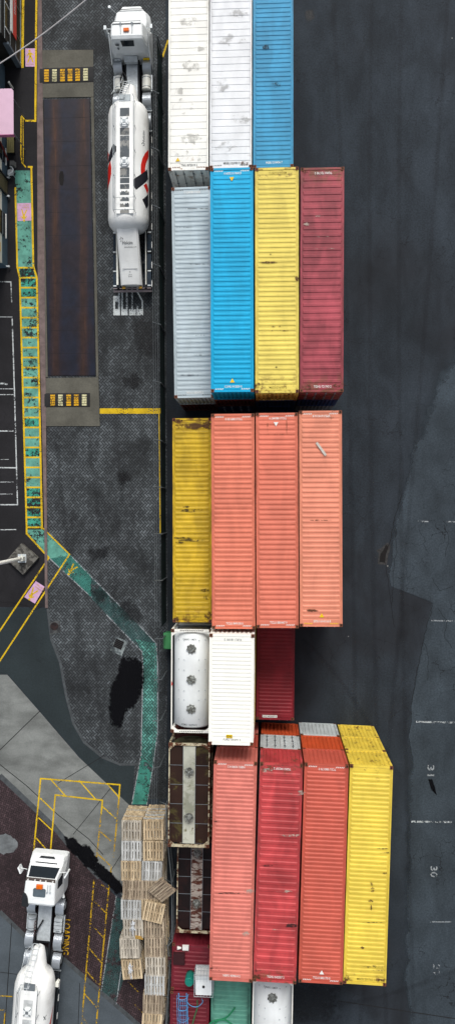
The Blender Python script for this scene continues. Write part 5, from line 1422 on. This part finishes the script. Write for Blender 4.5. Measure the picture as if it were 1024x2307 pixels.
# ------------------------------------------------------------------ things on the low containers
z1 = 2.62
c = P(427,2206,z1+.5); rt = empty('plastic_drum', (c.x,c.y,z1), 0, label='teal green plastic drum on the plum-red container roof', cat='drum')
tg = plain('teal_plastic', S(30,130,115), .4)
m = MB(); m.rings([[(r_*math.cos(2*math.pi*q/24), r_*math.sin(2*math.pi*q/24), z) for q in range(24)] for z, r_ in ((0,.27),(.25,.29),(.5,.29),(.75,.28),(.85,.24))]); m.build('body', tg, rt, smooth=True)
m = MB(); m.disc(0,0,.85,.88,.22,20); m.disc(.1,.05,.88,.92,.04,10); m.build('lid', tg, rt)
c = P(458,2223,z1+1.1); rt = empty('liquid_tote', (c.x,c.y,z1), 0, label='white caged liquid tote standing on the low container roofs', cat='tote')
hx, hy, hh = .58, .68, 1.0
m = MB(); m.frustum(-hx+.05,hx-.05,-hy+.05,hy-.05,.14,hh,.04,.04); m.disc(0,-.05,hh,hh+.03,.14,18); m.build('inner_tank', M['white_veh'], rt)
m = MB(); m.disc(.0,-.05,hh+.03,hh+.06,.08,14); m.build('cap', M['dark'], rt)
m = MB()
for k in range(7): x = -hx+2*hx*k/6; [m.tube([(x,sy*hy,.12),(x,sy*hy,hh+.03)], .012, 5) for sy in (-1,1)]; m.tube([(x,hy*.35,hh+.03),(x,hy,hh+.03)], .014, 5)
for k in range(7): y = -hy+2*hy*k/6; [m.tube([(sx*hx,y,.12),(sx*hx,y,hh+.03)], .012, 5) for sx in (-1,1)]
for y in (.3,.42,.55): m.tube([(-hx,hy*y+.2,hh+.03),(hx,hy*y+.2,hh+.03)], .012, 5)
for z in (.3,.6,hh+.03):
    m.tube([(-hx,-hy,z),(hx,-hy,z),(hx,hy,z),(-hx,hy,z),(-hx,-hy,z)], .016, 5)
m.build('cage', M['alu'], rt)
m = MB(); m.box(-hx,hx,-hy,hy,.0,.12); m.build('base_pallet', M['alu'], rt)
c = P(410,2290,z1+.5); rt = empty('cage_ladder', (c.x,c.y,z1-.1), .03, label='blue cage ladder lying on the plum-red container at the bottom edge', cat='ladder')
bl = plain('light_blue_steel', S(95,160,215), .4)
m = MB()
for sx in (-.33,-.2,-.07,.07,.2,.33): m.tube([(sx,-1.6,.55-abs(sx)*.5),(sx,1.0,.55-abs(sx)*.5)], .016, 5)
for y in (-1.2,-.4,.3,1.0): m.tube([(.36*math.cos(a),y,.1+.45*math.sin(a)) for a in [math.pi*k/8 for k in range(9)]], .018, 5)
m.build('safety_cage', bl, rt)
m = MB()
for sx in (-.25,.25): m.tube([(sx,-1.6,.05),(sx,1.1,.05)], .03, 6)
for k in range(9): m.tube([(-.25,-1.5+.3*k,.05),(.25,-1.5+.3*k,.05)], .015, 5)
m.build('ladder_rails', bl, rt)
def hose(pts, r, mat, label):
    ps = [P(a, b, z) for a, b, z in pts]; sm = []
    for k in range(len(ps)-1):
        p0_, p1_, p2_, p3_ = ps[max(k-1,0)], ps[k], ps[k+1], ps[min(k+2,len(ps)-1)]
        for j in range(6):
            t_ = j/6; sm.append(.5*((2*p1_)+(p2_-p0_)*t_+(2*p0_-5*p1_+4*p2_-p3_)*t_*t_+(3*p1_-p0_-3*p2_+p3_)*t_**3))
    sm.append(ps[-1]); m = MB(); m.tube(sm, r, 7); m.build('hose', mat, None, smooth=True, label=label, cat='hose')
gh = plain('green_hose', S(40,140,95), .4); bh = plain('blue_hose', S(90,165,215), .4)
hose([(460,2320,2.75),(478,2302,2.75),(500,2296,2.75),(510,2292,2.75),(520,2282,2.75),(529,2270,2.75)], .05, gh, 'thick green hose curling across the teal container')
hose([(475,2318,2.80),(490,2300,2.80),(507,2298,2.78),(522,2308,2.75)], .045, gh, 'second green hose loop at the very bottom of the teal container')
hose([(444,2254,2.75),(444,2270,2.7),(438,2290,2.7),(430,2320,2.7)], .045, plain('olive_hose', S(70,110,70), .5), 'dull green hose running down from the white tote')
hose([(424,2240,2.8),(421,2255,2.8),(430,2266,2.8),(445,2268,2.8),(456,2258,2.8),(454,2250,2.8)], .022, bh, 'thin blue hose looped below the white tote')
for (px, py, w_, h_, mt, nm, lb, ct) in ((418,2134,.42,.3,M['wtext'],'junction_box','small white box with round lamp on the plum-red container','box'), (403,2158,.75,.75,M['darkmetal'],'hatch_cover','dark square hatch cover on the small plum-red container','hatch')):
    c = P(px,py,z1); m = MB(); m.frustum(c.x-w_/2,c.x+w_/2,c.y-h_/2,c.y+h_/2,z1-.01,z1+.14,.02,.02); m.tube([(c.x-w_/2-.05,c.y,z1+.1),(c.x-w_/2-.3,c.y,z1+.1)], [.05,.12], 10)
    m.build(nm, mt if nm=='junction_box' else plain('dark_plum_steel', S(58,26,30), .7), None, label=lb, cat=ct)

# ------------------------------------------------------------------ light
w = bpy.data.worlds.new('World'); scene.world = w; w.use_nodes = True
nt = w.node_tree; bg = nt.nodes['Background']; sky = nt.nodes.new('ShaderNodeTexSky'); sky.sky_type = 'NISHITA'
EL, AZ = 46, 8     # sun height, degrees east of photo-up
sky.sun_disc = False; sky.sun_elevation = R(EL); sky.sun_rotation = R(AZ); sky.air_density = 1.0; sky.dust_density = 3.0; sky.ozone_density = .6
hs = nt.nodes.new('ShaderNodeHueSaturation'); hs.inputs['Saturation'].default_value = .35
nt.links.new(sky.outputs[0], hs.inputs['Color']); nt.links.new(hs.outputs[0], bg.inputs[0]); bg.inputs[1].default_value = .12
sd = bpy.data.lights.new('sun', 'SUN'); sd.energy = 1.7; sd.angle = R(20); sd.color = (1,.97,.92)
so = bpy.data.objects.new('sun', sd); col.objects.link(so)
d = Vector((math.sin(R(AZ))*math.cos(R(EL)), math.cos(R(AZ))*math.cos(R(EL)), math.sin(R(EL))))
so.rotation_euler = d.to_track_quat('Z', 'Y').to_euler(); so.location = (0,0,60)
scene.view_settings.view_transform = 'Standard'; scene.view_settings.look = 'None'
scene.view_settings.exposure = 0.55; scene.view_settings.gamma = 1
